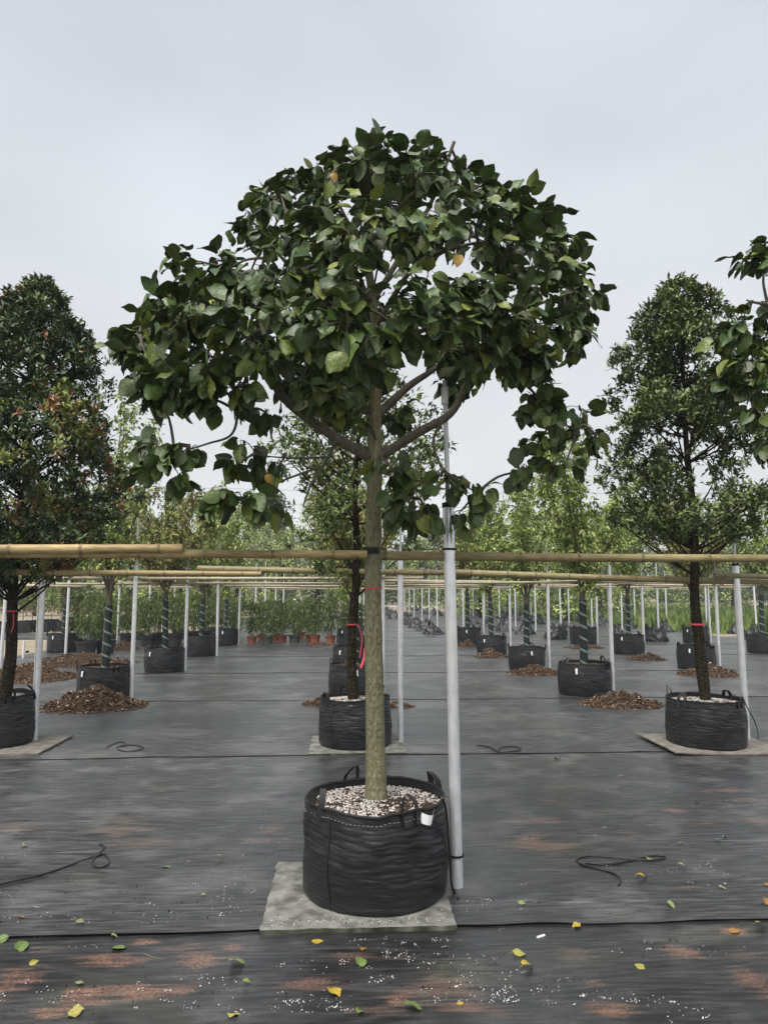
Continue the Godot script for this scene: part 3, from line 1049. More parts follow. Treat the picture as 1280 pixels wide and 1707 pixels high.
func build_ground():
	var dirt := tri(mat(0.95, 0.2), Vector3(.35, .35, .35), ramp_tex(512, 31, 0.02, [Color(.20, .165, .12), Color(.30, .255, .19), Color(.40, .345, .27)], 6))
	dirt.uv1_world_triplanar = true
	var g := ground_sheet("ground", [Vector3(-900, 0, 60), Vector3(900, 0, 60), Vector3(900, 0, -1500), Vector3(-900, 0, -1500)], -0.012, dirt)
	# stains: photograph pixels of the dusty patches -> places on the ground
	var st := []
	var orange := Color(.34, .155, .085)
	var clay := Color(.25, .15, .10)
	var oliv := Color(.13, .12, .07)
	for q in [[30, 1628, 55, 30, .8, 0], [180, 1610, 80, 13, .8, 0], [225, 1655, 120, 14, .8, 0], [140, 1672, 40, 22, .7, 0], [80, 1700, 40, 14, .8, 0], [335, 1612, 55, 20, .7, 0], [205, 1385, 50, 22, .55, 1], [255, 1412, 60, 16, .4, 1], [245, 1578, 28, 6, .9, 0], [385, 1586, 22, 6, .6, 0], [25, 1382, 45, 12, .4, 1], [60, 1382, 60, 10, .3, 1], [520, 1644, 60, 13, .5, 0], [610, 1600, 60, 12, .5, 1], [660, 1672, 28, 12, .75, 0], [640, 1695, 60, 20, .6, 1], [760, 1622, 80, 22, .5, 2], [740, 1655, 70, 20, .5, 1], [780, 1690, 70, 16, .5, 0],
		[905, 1415, 60, 16, .7, 0], [918, 1340, 35, 5, .8, 0], [890, 1372, 40, 5, .6, 0], [880, 1395, 30, 8, .5, 1], [1136, 1597, 30, 12, .8, 0], [1222, 1558, 25, 6, .8, 0], [1262, 1650, 45, 32, .5, 0], [990, 1647, 24, 12, .6, 0], [1030, 1695, 50, 20, .8, 0], [1172, 1374, 30, 7, .8, 0], [1210, 1320, 40, 5, .6, 0], [1240, 1338, 50, 7, .5, 1], [1125, 1355, 24, 4, .8, 0], [1015, 1356, 35, 4, .6, 0], [1145, 1482, 26, 6, .6, 0], [1265, 1372, 40, 5, .6, 0], [1085, 1370, 30, 5, .4, 1], [810, 1395, 60, 20, .5, 2], [1200, 1560, 90, 18, .4, 2], [830, 1640, 50, 20, .4, 2], [960, 1600, 40, 15, .35, 1], [1240, 1600, 60, 15, .35, 1],
		[300, 1585, 60, 9, .5, 1], [420, 1640, 60, 12, .4, 2], [450, 1390, 30, 10, .5, 0], [430, 1405, 50, 10, .35, 1], [150, 1470, 80, 12, .2, 2], [350, 1350, 50, 8, .3, 2], [950, 1320, 50, 6, .3, 2], [1050, 1400, 60, 8, .25, 1], [1180, 1430, 60, 8, .3, 2], [1100, 1290, 60, 4, .3, 2], [270, 1320, 20, 6, .4, 2]]:
		var a := gp(q[0], q[1])
		var b := gp(q[0] + q[2], q[1])
		var c := gp(q[0], q[1] - q[3])
		st.append([a.x, a.z, absf(b.x - a.x), maxf(absf(c.z - a.z), .03), q[4] * .8, [orange, clay, oliv][q[5]]])
	var near := mat(0.36, 0.55)
	near.albedo_texture = ImageTexture.create_from_image(mat_image(1800, 1200, -3.75, -7.2, 3.75, -2.2, 41, st, true))
	var far_st := []
	R.seed = 77
	for k in 46: far_st.append([rf(.4, 6.8), rf(.3, 6.9), rf(.1, .6), rf(.03, .12), rf(.2, .55), [clay, oliv, oliv][R.randi() % 3]])
	var gen := mat(0.36, 0.55)
	gen.albedo_texture = ImageTexture.create_from_image(mat_image(1024, 1024, 0, 0, 7.2, 7.2, 47, far_st))
	for m in [near, gen]:
		m.rim_enabled = true
		m.rim = 0.14
		m.rim_tint = 0.0
		m.texture_filter = BaseMaterial3D.TEXTURE_FILTER_LINEAR_WITH_MIPMAPS_ANISOTROPIC
	gen.texture_repeat = true
	var cover := Node3D.new()
	cover.name = numbered("ground_cover")
	add_child(cover)
	tag(cover, "", "", "", "structure")
	var nz := noise(51, 1.0, 3)
	# strips of woven cloth, each lapped a little over the next one
	for k in range(-2, 16):
		var za := -3.55 - STEP * (k - 1)              # near edge
		var zb := za - STEP - 0.10                     # far edge, tucked under the next strip
		if k == -2: za = 5.0
		var fine := k >= 0 and k <= 2
		var xl := -9.5 if za > -14 else (-8.2 if za > -24 else -14.0 - (k - 7) * 1.0)
		if za < -27: xl = -6.0
		var xr := 14.0 if za > -24 else 13.0
		if za < -24: xr = 13.5 - (k - 7) * .35
		var b := MB.new()
		var uvn := k == 0 or k == 1
		var xs := []
		if fine:
			var x := xl
			while x < -4.0:
				xs.append(x)
				x += .25
			x = -3.75
			while x < 3.75:
				xs.append(x)
				x += .06
			while x < xr:
				xs.append(x)
				x += .25
		else:
			var x := xl
			while x < xr:
				xs.append(x)
				x += .5
		xs.append(xr)
		var nzs := 170 if fine else 60
		for j in nzs + 1:
			var t := float(j) / nzs
			for x in xs:
				var z: float = lerpf(za, zb, t) + nz.get_noise_2d(x * .5, k * 9.0) * .03 * (1.0 - t)
				var y := 0.020 * nz.get_noise_3d(x * .3, z * 2.2, 3.0) + 0.006 * nz.get_noise_3d(x * .8, z * 8.0, 8.0)
				y += .008 * pow(1.0 - absf(nz.get_noise_3d(x * .45 + 20.0, z * 5.0, 1.0)) * 2.0, 6.0) * (1.0 if fine else .5)
				y = 0.004 + maxf(y * .5 + .006, 0.0)
				y += 0.006 + (0.009 + 0.006 * nz.get_noise_1d(x * 1.3 + k * 7)) * (1.0 if k == 1 else .5) * exp(-t * STEP / 0.05) - 0.008 * smoothstep(.95, 1.0, t)
				b.vert(Vector3(x, y, z), Vector3.UP, Color.WHITE, Vector2(x / 7.2 + k * .37, z / 7.2 + k * .21))
		var nx := xs.size()
		for j in nzs:
			for x in nx - 1: b.quad(j * nx + x, j * nx + x + 1, (j + 1) * nx + x + 1, (j + 1) * nx + x)
		b.smooth()
		if fine and k < 2:
			for q in b.v.size():
				b.u[q] = Vector2((b.v[q].x + 3.75) / 7.5, (b.v[q].z + 7.2) / 5.0)
		near.texture_repeat = true
		put(b.done(), "cover_strip", near if (fine and k < 2) else gen, cover)
	# grass field and pale track at the back right
	var gm := tri(mat(0.95, 0.2), Vector3(.3, .3, .3), ramp_tex(256, 33, 0.03, [Color(.05, .075, .02), Color(.10, .14, .04), Color(.16, .18, .07)]))
	gm.uv1_world_triplanar = true
	var fp := [Vector3(13.6, 0, -27), Vector3(60, 0, -24), Vector3(140, 0, -85), Vector3(9.8, 0, -85), Vector3(10.2, 0, -58)]
	ground_sheet("grass_field", fp, -0.006, gm)
	var road := tri(mat(0.95, 0.2), Vector3(.2, .2, .2), ramp_tex(256, 34, 0.03, [Color(.36, .33, .28), Color(.5, .47, .42)]))
	road.uv1_world_triplanar = true
	ground_sheet("dirt_track", [Vector3(4, 0, -70), Vector3(160, 0, -92), Vector3(160, 0, -112), Vector3(4, 0, -82)], 0.0, road)
	R.seed = 91
	var tuft := MB.new()
	for k in 16:
		var d := Vector3(rf(-1, 1), 0, rf(-1, 1)) * .14
		var tip := d * 2.2 + Vector3(0, rf(.25, .55), 0)
		var sd := Vector3(rf(-1, 1), 0, rf(-1, 1)).normalized() * .012
		var s := tuft.vert(d - sd, Vector3(0, .6, .8))
		tuft.vert(d + sd, Vector3(0, .6, .8))
		tuft.vert(tip, Vector3(0, .8, .6))
		tuft.tri(s, s + 1, s + 2)
	var mm := MultiMesh.new()
	mm.transform_format = MultiMesh.TRANSFORM_3D
	mm.use_colors = true
	mm.mesh = tuft.done()
	mm.instance_count = 9000
	for k in 9000:
		var z := -28.0 - 44.0 * pow(R.randf(), 1.5)
		var x := rf(13.8 + (z + 27) * .11, 20.0 - z * .55)
		mm.set_instance_transform(k, Transform3D(Basis(Vector3.UP, rf(0, TAU)).scaled(Vector3(1.3, rf(.5, 1.5), 1.3)), Vector3(x, -.01, z)))
		mm.set_instance_color(k, [Color(.10, .16, .035), Color(.15, .21, .05), Color(.2, .24, .07), Color(.06, .10, .025)][R.randi() % 4])
	var go := MultiMeshInstance3D.new()
	go.multimesh = mm
	go.material_override = M.grass
	go.name = numbered("grass")
	add_child(go)
	tag(go, "tall light green grass growing in the field behind the bags", "grass", "", "stuff")

func build_far():
	var dk := [Color(.04, .06, .032), Color(.052, .075, .036), Color(.07, .095, .042)]
	var md := [Color(.10, .13, .045), Color(.13, .165, .06), Color(.08, .11, .04)]
	var grp := "trees closing the view behind the nursery"
	var a := far_tree(61, 8.0, 3.4, dk, "dark green rounded tree in the tree belt behind the nursery", grp)
	var b := far_tree(62, 7.0, 3.0, md, "mid green loose tree in the tree belt behind the nursery", grp)
	var c := far_tree(63, 9.0, 2.8, dk, "tall dark narrow tree in the tree belt behind the nursery", grp)
	var src := [a, b, c]
	var lab := []
	for o in src: lab.append(o.get_meta("label"))
	R.seed = 64
	var first := [true, true, true]
	for k in 52:
		var px := -170.0 + k * 31.0 + rf(-12, 12)
		var z := -86.0 - rf(0, 26) if px > 620 else -66.0 - rf(0, 26)
		var p := atz(px, 987, z)
		p.y = 0
		var w := R.randi() % 3
		if first[w]:
			first[w] = false
			src[w].position = p
		else:
			dup(src[w], p, rf(0, TAU), lab[w], grp, rf(.8, 1.2))
	for k in 3:
		if first[k]: src[k].position = Vector3(-40 + 20 * k, 0, -90)
	var pg := "airy pale green trees behind the rows"
	var pa := far_tree(65, 6.6, 2.3, [Color(.31, .38, .11), Color(.37, .43, .15), Color(.25, .32, .09)], "airy yellow green tree standing behind the rows of poles", pg, 190, .22)
	var pb := far_tree(66, 7.4, 2.0, [Color(.27, .34, .11), Color(.33, .39, .14), Color(.36, .40, .17)], "taller airy pale green tree standing behind the rows of poles", pg, 190, .22)
	var pp := [[215, -40], [300, -44], [350, -50], [395, -43], [470, -52], [530, -47], [700, -58], [760, -55], [845, -48], [905, -52], [960, -47], [1010, -54], [1070, -50], [130, -46], [60, -50], [1220, -55], [1150, -52], [620, -56], [800, -44], [880, -60], [935, -40], [1000, -43], [260, -52], [435, -58]]
	for k in pp.size():
		var p := atz(pp[k][0], 987, pp[k][1])
		p.y = 0
		if k < 2: [pa, pb][k].position = p
		else: dup([pa, pb][k % 2], p, k * 1.9, [pa, pb][k % 2].get_meta("label"), pg, rf(.85, 1.1))
	for k in 2:                                        # cables high in the distance
		var m := MB.new()
		var y0 := 15.6 - k * 1.9
		m.tube(curve([Vector3(-260, y0 + 6, -90), Vector3(-60, y0, -90), Vector3(60, y0 - .6, -92), Vector3(260, y0 + 6, -94)], 10), taper(31, .022, .022), 5)
		tag(put(m.done(), "power_cable", M.wire), ["upper thin grey cable crossing the sky behind the trees", "lower thin grey cable crossing the sky behind the trees"][k], "cable", "cables crossing the sky")
	# nursery row of saplings in black bags beyond the sandy path
	var proto: Node3D = null
	R.seed = 70
	for k in 15:
		var px := -8.0 + k * 15.5
		var base := gp(px, 1053.5 - k * .55 + (k % 2) * 2.5)
		var sl := "sapling with pale green top in a black bag beyond the sandy path"
		if proto == null:
			proto = thing("bagged_sapling", sl, "sapling", base, "saplings in black bags beyond the sandy path")
			put(bag_body(71, .30, .42, 40, 16), "bag_wall", M.bag, proto)
			var s := MB.new()
			s.tube([Vector3(0, .3, 0), Vector3(.02, .8, .01), Vector3(0, 1.5, 0)], [.014, .012, .006], 5)
			put(s.done(), "stem", M.grey_bark, proto)
			var f := MB.new()
			var lf := narrow_leaf(.12, .045, .2, .2)
			for e in 260:
				var h := rf(.75, 1.6)
				f.stamp(lf, Transform3D(leaf_basis(rdir() + Vector3.DOWN * .2, Vector3.UP + rdir() * .6), Vector3(rf(-.3, .3), h, rf(-.3, .3)) * Vector3(1.75 - h, 1, 1.75 - h)), ([Color(.16, .21, .05), Color(.10, .15, .04), Color(.22, .10, .06)][R.randi() % (2 if h > 1.0 else 3)]) * rf(.7, 1.2))
			var cr := put(f.done(), "foliage", M.pale_leaf, proto)
			tag(cr, "", "", "", "stuff")
		else:
			dup(proto, base, rf(0, TAU), sl, "saplings in black bags beyond the sandy path", rf(.9, 1.15))
	# feathery shrubs in pots
	var ga := "feathery shrubs in terracotta pots"
	var s1 := potted_shrub(81, .155, .24, 1.5, .42, 4, M.terracotta, "feathery green shrub in a terracotta pot at the mat's far end", ga)
	var s2 := potted_shrub(82, .16, .25, 1.45, .48, 5, M.terracotta, "feathery green shrub in a terracotta pot at the mat's far end", ga)
	var tp := [[420, 1074], [460, 1069], [471, 1071], [501, 1066], [516, 1070], [525, 1073], [551, 1073], [578, 1070], [436, 1069], [598, 1068]]
	for k in tp.size():
		var p := gp(tp[k][0], tp[k][1])
		if k < 2: [s1, s2][k].position = p
		else: dup([s1, s2][k % 2], p, k * 1.3, "feathery green shrub in a terracotta pot at the mat's far end", ga, rf(.92, 1.06))
	var gb := "feathery shrubs in black pots"
	var s3 := potted_shrub(83, .19, .27, 1.45, .46, 4, M.olive_pot, "feathery green shrub in an olive pot among the terracotta pots", "shrubs in olive pots")
	s3.position = gp(446, 1075)
	dup(s3, gp(491, 1073), 2.0, "feathery green shrub in an olive pot among the terracotta pots", "shrubs in olive pots")
	var s4 := potted_shrub(84, .27, .36, 1.75, .5, 3, M.pot, "weeping shrub on one bare stem in a wide black pot", gb)
	s4.position = gp(144, 1092)
	var bp := [[127, 1086, "weeping shrub in a black pot tucked behind the wide black pot"], [176, 1090, "weeping shrub in a black pot beside the wound trunk wrap"]]
	for q in bp: dup(s4, gp(q[0], q[1]), q[0] * .7, q[2], gb, .95)
	var s5 := potted_shrub(85, .25, .34, 1.7, .55, 5, M.pot, "weeping feathery shrub in a row of black pots", gb)
	var sp := [[213, 1075], [246, 1078], [265, 1075], [290, 1077], [322, 1072], [342, 1068], [232, 1068], [302, 1066], [372, 1066], [390, 1064], [358, 1062], [162, 1072], [188, 1066]]
	for k in sp.size():
		if k == 0: s5.position = gp(sp[k][0], sp[k][1])
		else: dup(s5, gp(sp[k][0], sp[k][1]), k * 1.1, "weeping feathery shrub in a row of black pots", gb, rf(.9, 1.1))
	# collapsed empty bags in the unplanted rows
	var ge := "collapsed empty bags in the unplanted rows"
	var le := "collapsed empty black bag on the mat in the unplanted rows"
	var eb := [empty_bag(101, le, ge, false), empty_bag(102, le, ge, false), empty_bag(103, le, ge, false)]
	var ep := [[723, 1058], [709, 1052], [696, 1047], [684, 1042], [674, 1036], [656, 1032], [649, 1027], [643, 1022], [731, 1027], [721, 1026], [712, 1024], [703, 1022], [692, 1018], [683, 1016], [790, 1041], [812, 1046], [841, 1052], [875, 1058], [762, 1023], [793, 1027], [836, 1031], [854, 1033], [872, 1036], [869, 1020], [891, 1027], [897, 1041], [917, 1030], [928, 1026], [936, 1046], [944, 1034], [969, 1036], [1005, 1043], [1028, 1061], [1030, 1035], [1050, 1048], [1069, 1039], [1110, 1054], [1120, 1043], [1227, 1056], [1252, 1067]]
	for k in ep.size():
		var p := gp(ep[k][0], ep[k][1])
		p.y = .01
		if k < 3: eb[k].position = p
		else: dup(eb[k % 3], p, k * 1.7, le, ge, rf(.85, 1.1))
	var es := empty_bag(104, "half full black bag standing upright among the collapsed bags", "half full bags standing upright", true)
	es.position = gp(925, 1066)
	dup(es, gp(1094, 1070), 2.2, "half full black bag standing upright among the collapsed bags", "half full bags standing upright")
	dup(es, gp(895, 1041), 4.0, "half full black bag standing upright among the collapsed bags", "half full bags standing upright")

func build_rows():
	var green := [Color(.25, .33, .085), Color(.32, .39, .11), Color(.20, .27, .07), Color(.37, .42, .14)]
	var olive := [Color(.22, .24, .07), Color(.28, .27, .09), Color(.17, .20, .055), Color(.30, .25, .11)]
	var yt := [young_tree(111, 4.6, 1.55, .95, 3200, green, ""), young_tree(112, 3.9, 1.6, 1.15, 5600, green, ""), young_tree(113, 3.7, 1.65, 1.2, 5200, olive, ""), young_tree(114, 4.0, 1.5, 1.05, 5000, green, "")]
	# [row, pole x, tree variant, turn, where]
	var spots := [[3, -3.2, 0, 0.4, "behind the wide mulch pile"], [4, -3.2, 2, 1.4, "in the second bag past the wide mulch pile"], [5, -3.2, 1, 2.6, "in the third bag past the wide mulch pile"], [6, -3.2, 3, 3.9, "in the last bag by the black pots"],
		[3, .6, 2, 2.0, "right behind the dark trunk with the red ribbon"], [4, .6, 1, 5.0, "second behind the dark trunk with the red ribbon"], [5, .6, 3, 0.9, "third behind the dark trunk with the red ribbon"], [6, .6, 2, 3.3, "last behind the dark trunk with the red ribbon"],
		[3, 4.2, 1, 0.7, "in the biggest bag beside the brown mulch"], [4, 4.2, 3, 2.4, "second back from the biggest mulched bag"], [5, 4.2, 1, 4.4, "third back from the biggest mulched one"], [6, 4.2, 2, 5.6, "fourth back from the biggest mulched bag"],
		[4, 7.8, 2, 1.1, "partly behind the ribboned black trunk"], [5, 7.8, 3, 3.0, "before the grass field by a low pile"], [6, 7.8, 1, 4.8, "behind the biggest mulched bag near the grass"],
		[5, 11.4, 1, 2.2, "past the ribboned black trunk by the grass"], [6, 11.4, 3, 0.2, "rearmost behind the ribboned black trunk by the grass"], [5, -6.9, 3, 1.9, "beside the sandy path in front of the saplings"]]
	var beside := {}
	for s in spots: beside["%d %.1f" % [s[0], s[1]]] = String(s[4]).replace("in the biggest bag", "biggest of its line").replace("in the second bag", "second").replace("in the third bag", "third").replace("in the last bag", "last")
	var bag_src: Node3D = null
	var b2: Node3D = null
	var firsts := {}
	R.seed = 120
	for s in spots:
		var z := rowz(s[0])
		var x: float = s[1] - .45
		if s[1] < -4: x = gp(93, 1090).x
		if s[1] < -4: z = gp(93, 1089).z - .3
		var bl := "black fabric grow bag " + String(s[4]).replace("in the biggest bag", "biggest of its line").replace("in the second bag", "second").replace("in the third bag", "third").replace("in the last bag", "last")
		if s[1] == .6: bl = bl.replace("the dark trunk", "the bag of the dark trunk")
		var gb := "grow bags of the young trees"
		if bag_src == null:
			bag_src = grow_bag(121, .39, .48, bl, Vector3(x, .012, z), false, gb, false)
			put(tag_mesh(), "paper_tag", M.white_tag, bag_src).transform = Transform3D(Basis(Vector3.UP, -.5), Vector3(-.21, .38, .345))
		elif b2 == null:
			b2 = grow_bag(122, .39, .47, bl, Vector3(x, .012, z), false, gb, false)
			put(tag_mesh(), "paper_tag", M.white_tag, b2).transform = Transform3D(Basis(Vector3.UP, -.5), Vector3(-.2, .36, .35))
		else:
			dup([bag_src, b2][R.randi() % 2], Vector3(x, .012, z), rf(-.6, .6), bl, gb, rf(.96, 1.05))
		var tl := "slim young tree with wrapped trunk " + String(s[4])
		var t: Node3D = yt[s[2]]
		if not firsts.has(s[2]):
			firsts[s[2]] = true
			t.position = Vector3(x, .012, z)
			t.rotation.y = s[3]
			tag(t, tl, "", "young trees with wrapped trunks")
		else:
			dup(t, Vector3(x, .012, z), s[3], tl, "young trees with wrapped trunks", rf(.92, 1.06))
	# mulch heaps
	var gm := "heaps of bark mulch"
	for q in [[155, 1180, 82, .34, "wide brown mulch pile in front of the bag with the wound green trunk wrap", 2600], [1035, 1176, 64, .22, "brown mulch pile at the foot of the biggest bag in its line", 1800], [893, 1124, 46, .2, "brown mulch pile by the second bag of the right line", 1000], [818, 1096, 26, .26, "small brown mulch pile by the third bag of the right line", 700], [778, 1079, 20, .25, "small brown mulch pile by the fourth bag of the right line", 500], [1182, 1126, 50, .26, "brown mulch pile half hidden by the black trunk with the pink ribbon", 1100], [1078, 1101, 31, .2, "brown mulch pile beside the bag in front of the grass field", 700], [974, 1081, 32, .14, "low brown mulch pile in front of the small bag at the back", 600],
		[40, 1132, 85, .32, "large brown mulch heap at the edge of the sandy path", 2600], [135, 1108, 85, .30, "long brown mulch heap between the sandy path and the wide black pot", 2400], [207, 1084, 26, .3, "small brown mulch heap behind the wound green trunk wrap", 600], [533, 1076, 22, .10, "thin scatter of brown mulch in front of the terracotta pots", 400], [530, 1176, 24, .10, "thin brown mulch patch beside the ribboned dark trunk's bag", 400], [665, 1180, 24, .08, "thin brown mulch patch behind the slim pole with the black tie", 400]]:
		var p := gp(q[0], q[1])
		var e := gp(q[0] + q[2], q[1])
		mulch_pile(Vector3(p.x, .012, p.z), absf(e.x - p.x), q[3] * .8, int(q[0]), q[4], gm, q[5])
	# poles of the far rows
	var gpn := "galvanised poles of the far rows"
	var lp := "galvanised pole with a thin rod on top in the far rows"
	var proto: Node3D = null
	R.seed = 130
	for k in range(3, 15):
		for cx in [-6.9, -3.2, .6, 4.2, 7.8, 11.4, 15.0]:
			if cx < -4 and k > 8: continue
			if cx < 0 and k > 10: continue
			if cx > 14 and k > 12: continue
			var f := Vector3(cx + rf(-.06, .06), .0, rowz(k) + rf(-.08, .08))
			var lab := lp
			var key := "%d %.1f" % [k, cx]
			if beside.has(key): lab = "galvanised pole beside the grow bag " + beside[key]
			var inx := f.x / -f.z
			if inx > .66 or inx < -.60: continue
			if proto == null:
				proto = pole_meshes(Vector3.ZERO, Vector3(0, 2.0, 0), Vector3(0, 2.75, 0), .034, lab, gpn, false)
				proto.position = f
			else:
				var o := dup(proto, f, rf(0, TAU), lab, gpn)
				o.rotation.z = rf(-.012, .012)
				o.scale.y = rf(.93, 1.03)
		# bamboo along the row
		var x := -9.0 + rf(-2, 0)
		while x < 15.5:
			var len := rf(5.2, 6.6)
			var z := rowz(k) + rf(-.05, .05)
			var y := 1.81 + rf(-.05, .05) - .03 * (k == 3 as int)
			var x2 := x + len
			var e := x2 / -z
			if (x2 / -z > -.62) and (x / -z < .68) and (x < 0 or x < 13.5) and not (k > 8 and x2 < -3.5):
				bamboo(Vector3(x, y, z), Vector3(minf(x2, 17.0), y + rf(-.06, .06), z + rf(-.04, .04)), rf(.02, .026), [Color(.55, .49, .38), Color(.60, .55, .45), Color(.48, .43, .33)][R.randi() % 3], "long bamboo rail tied across the poles of the far rows", false, R.randi() % 9999, "bamboo rails of the far rows")
				R.seed = R.seed + 17
			x = x2 - rf(.3, .9)

func tag_mesh() -> ArrayMesh:
	return strap_loop([Vector3(0, .05, .002), Vector3(0, .02, .012), Vector3(.005, -.03, .02)], Vector3(.03, 0, 0), .0015)

func base_slab(lo: Vector3, hi: Vector3, label: String, m, warp: float, seed_: int) -> MeshInstance3D:
	var b := MB.new()
	var nz := noise(seed_, 3.0, 3)
	var n := 24
	var mid := (lo + hi) * .5
	var edge := []
	for layer in 2:
		for j in n + 1:
			for k in n + 1:
				var u := float(k) / n
				var w := float(j) / n
				var x := lerpf(lo.x, hi.x, u)
				var z := lerpf(hi.z, lo.z, w)
				if j == 0 or j == n: z += nz.get_noise_2d(x * 4, z) * .012
				if k == 0 or k == n: x += nz.get_noise_2d(z * 4, x) * .012
				var lift := warp * pow(1.0 - u, 3.0) + warp * .5 * pow(u, 5.0)
				var y := (hi.y + nz.get_noise_2d(x * 2, z * 2) * .003 if layer == 0 else lo.y) + lift
				var rim := minf(minf(u, 1 - u), minf(w, 1 - w))
				if layer == 0 and rim < .001: y -= .006
				b.vert(Vector3(x - mid.x, y, z - mid.z), Vector3.UP if layer == 0 else Vector3.DOWN)
	var o := (n + 1) * (n + 1)
	for l in 2:
		for j in n:
			for k in n: b.quad(l * o + j * (n + 1) + k, l * o + j * (n + 1) + k + 1, l * o + (j + 1) * (n + 1) + k + 1, l * o + (j + 1) * (n + 1) + k)
	b.smooth()
	for side in 4:
		var s := b.v.size()
		var nn: Vector3 = [Vector3(0, 0, 1), Vector3(0, 0, -1), Vector3(-1, 0, 0), Vector3(1, 0, 0)][side]
		for k in n + 1:
			var id := k if side == 0 else (n * (n + 1) + k if side == 1 else (k * (n + 1) if side == 2 else k * (n + 1) + n))
			var moss := Color(.30, .33, .22).lerp(Color(.9, .9, .85), clampf(nz.get_noise_2d(b.v[id].x * 3 + 9, b.v[id].z * 3) * 1.6 + .15, 0, 1))
			b.vert(b.v[id], nn, moss)
			b.vert(b.v[o + id], nn, moss)
		for k in n: b.quad(s + k * 2, s + k * 2 + 2, s + k * 2 + 3, s + k * 2 + 1)
	var r := put(b.done(), "base_slab", m)
	r.position = Vector3(mid.x, 0, mid.z)
	tag(r, label, "slab")
	return r

func build_second_row():
	var z2 := rowz(2)
	# bags
	grow_bag(142, .37, .48, "black grow bag holding the dark trunk with the red ribbon", Vector3(.10, .04, z2 + .02), true, "grow bags of the second row")
	var rb := grow_bag(143, .39, .47, "black grow bag standing on the curled board under the black trunk", Vector3(3.745, .035, z2 + .20), true, "grow bags of the second row")
	var lx := atz(-22, 1200, z2).x
	grow_bag(144, .37, .50, "black grow bag beside the leaning pole, under the orange tipped tree", Vector3(lx, .045, z2 - .2), true, "grow bags of the second row")
	base_slab(Vector3(-.36, .012, z2 - .42), Vector3(.60, .042, z2 + .46), "grey slab under the bag of the ribboned dark trunk", M.slab, 0, 145)
	base_slab(Vector3(3.20, .014, z2 - .30), Vector3(4.36, .032, z2 + .66), "curled pale board under the bag of the black trunk", M.ply, .03, 146)
	base_slab(Vector3(lx - .6, .014, z2 - .6), Vector3(lx + .66, .036, z2 + .30), "pale board under the bag beside the leaning pole", M.ply, .02, 147)
	# trees
	var dk := [Color(.06, .096, .036), Color(.078, .122, .044), Color(.05, .074, .032), Color(.11, .152, .05)]
	var gr := [Color(.105, .15, .052), Color(.135, .185, .062), Color(.17, .22, .07), Color(.085, .12, .045)]
	var fl := [Color(.38, .19, .09), Color(.30, .24, .07), Color(.22, .26, .06), Color(.42, .21, .13), Color(.20, .25, .055), Color(.24, .26, .06)]
	var tl := thing("evergreen_tree", "dense dark evergreen with orange young leaves beside the leaning pole", "tree", Vector3(lx + .09, .42, z2 - .17))
	small_crown(tl, Vector3(lx + .09, .42, z2 - .17), Vector3(.12, 0, 0), [[1.3, .55], [1.75, 1.08], [2.35, 1.16], [2.95, 1.06], [3.45, .90], [3.95, .66], [4.42, .38], [4.62, .08]], 2500, 17, 151, dk, fl, .13, .35, .065, M.dark_bark, -.22, true)
	put(ribbon(.062, .016), "ribbon", M.ribbon, tl).position = Vector3(.03, .98, 0)
	put(strap_loop([Vector3(.06, .98, .05), Vector3(.075, .85, .06), Vector3(.06, .76, .07)], Vector3(.016, 0, .01), .001), "ribbon_tail", M.ribbon, tl)
	var tr := thing("evergreen_tree", "tall dark green cone shaped tree with a black trunk on the curled board", "tree", Vector3(3.76, .40, z2 + .15))
	small_crown(tr, Vector3(3.76, .40, z2 + .15), Vector3(-.06, 0, 0), [[1.75, .5], [2.0, 1.02], [2.4, 1.10], [2.9, .96], [3.4, .82], [3.9, .66], [4.4, .40], [4.72, .08]], 1750, 16, 152, gr, [Color(.10, .14, .035), Color(.12, .13, .04)], .12, .4, .062, M.dark_bark, -.08)
	put(ribbon(.066, .018), "ribbon", M.ribbon_pink, tr).position = Vector3(-.02, .86, 0)
	var tc := thing("evergreen_tree", "small leaved tree with a dark leaning trunk behind the main trunk", "tree", Vector3(.07, .40, z2))
	small_crown(tc, Vector3(.07, .40, z2), Vector3(.06, 0, 0), [[1.4, .5], [1.9, .95], [2.5, 1.1], [3.1, .95], [3.6, .6], [3.9, .2]], 640, 15, 153, [Color(.11, .16, .05), Color(.14, .195, .06), Color(.18, .23, .07)], [Color(.13, .17, .04)], .2, .45, .06, M.dark_bark, -.1)
	put(ribbon(.064, .014), "ribbon", M.ribbon, tc).position = Vector3(.0, .86, 0)
	put(strap_loop([Vector3(.055, .86, .04), Vector3(.10, .72, .06), Vector3(.075, .52, .08)], Vector3(.010, 0, .006), .001), "ribbon_tail", M.ribbon, tc)
	put(strap_loop([Vector3(.13, .62, .08), Vector3(.12, .52, .1), Vector3(.085, .42, .12)], Vector3(.022, 0, .008), .001), "ribbon_tail", M.ribbon_pink, tc)
	# poles
	var gp2 := "galvanised poles of the second row"
	pole_meshes(gp(57, 1240), atz(73, 934, gp(57, 1240).z), atz(79, 815, gp(57, 1240).z), .038, "leaning galvanised pole beside the orange tipped evergreen", gp2)
	pole_meshes(gp(668, 1243), atz(667, 931, z2), atz(668, 850, z2), .030, "slim galvanised pole behind the main trunk, beside the ribboned tree's bag", gp2)
	pole_meshes(gp(1245, 1238), atz(1225, 940, z2 + .02), atz(1219, 850, z2 + .02), .036, "galvanised pole beside the bag on the curled board", gp2)
	# rails of row two: pairs of lapped bamboo
	var t1 := Color(.42, .33, .17)
	var t2 := Color(.36, .31, .17)
	var g2 := "bamboo rails of the second row"
	bamboo(atz(-40, 954, z2 + .05), atz(436, 957, z2 + .05), .031, t1, "bamboo rail joining the leaning pole, overlapped by a second rail", true, 161, g2)
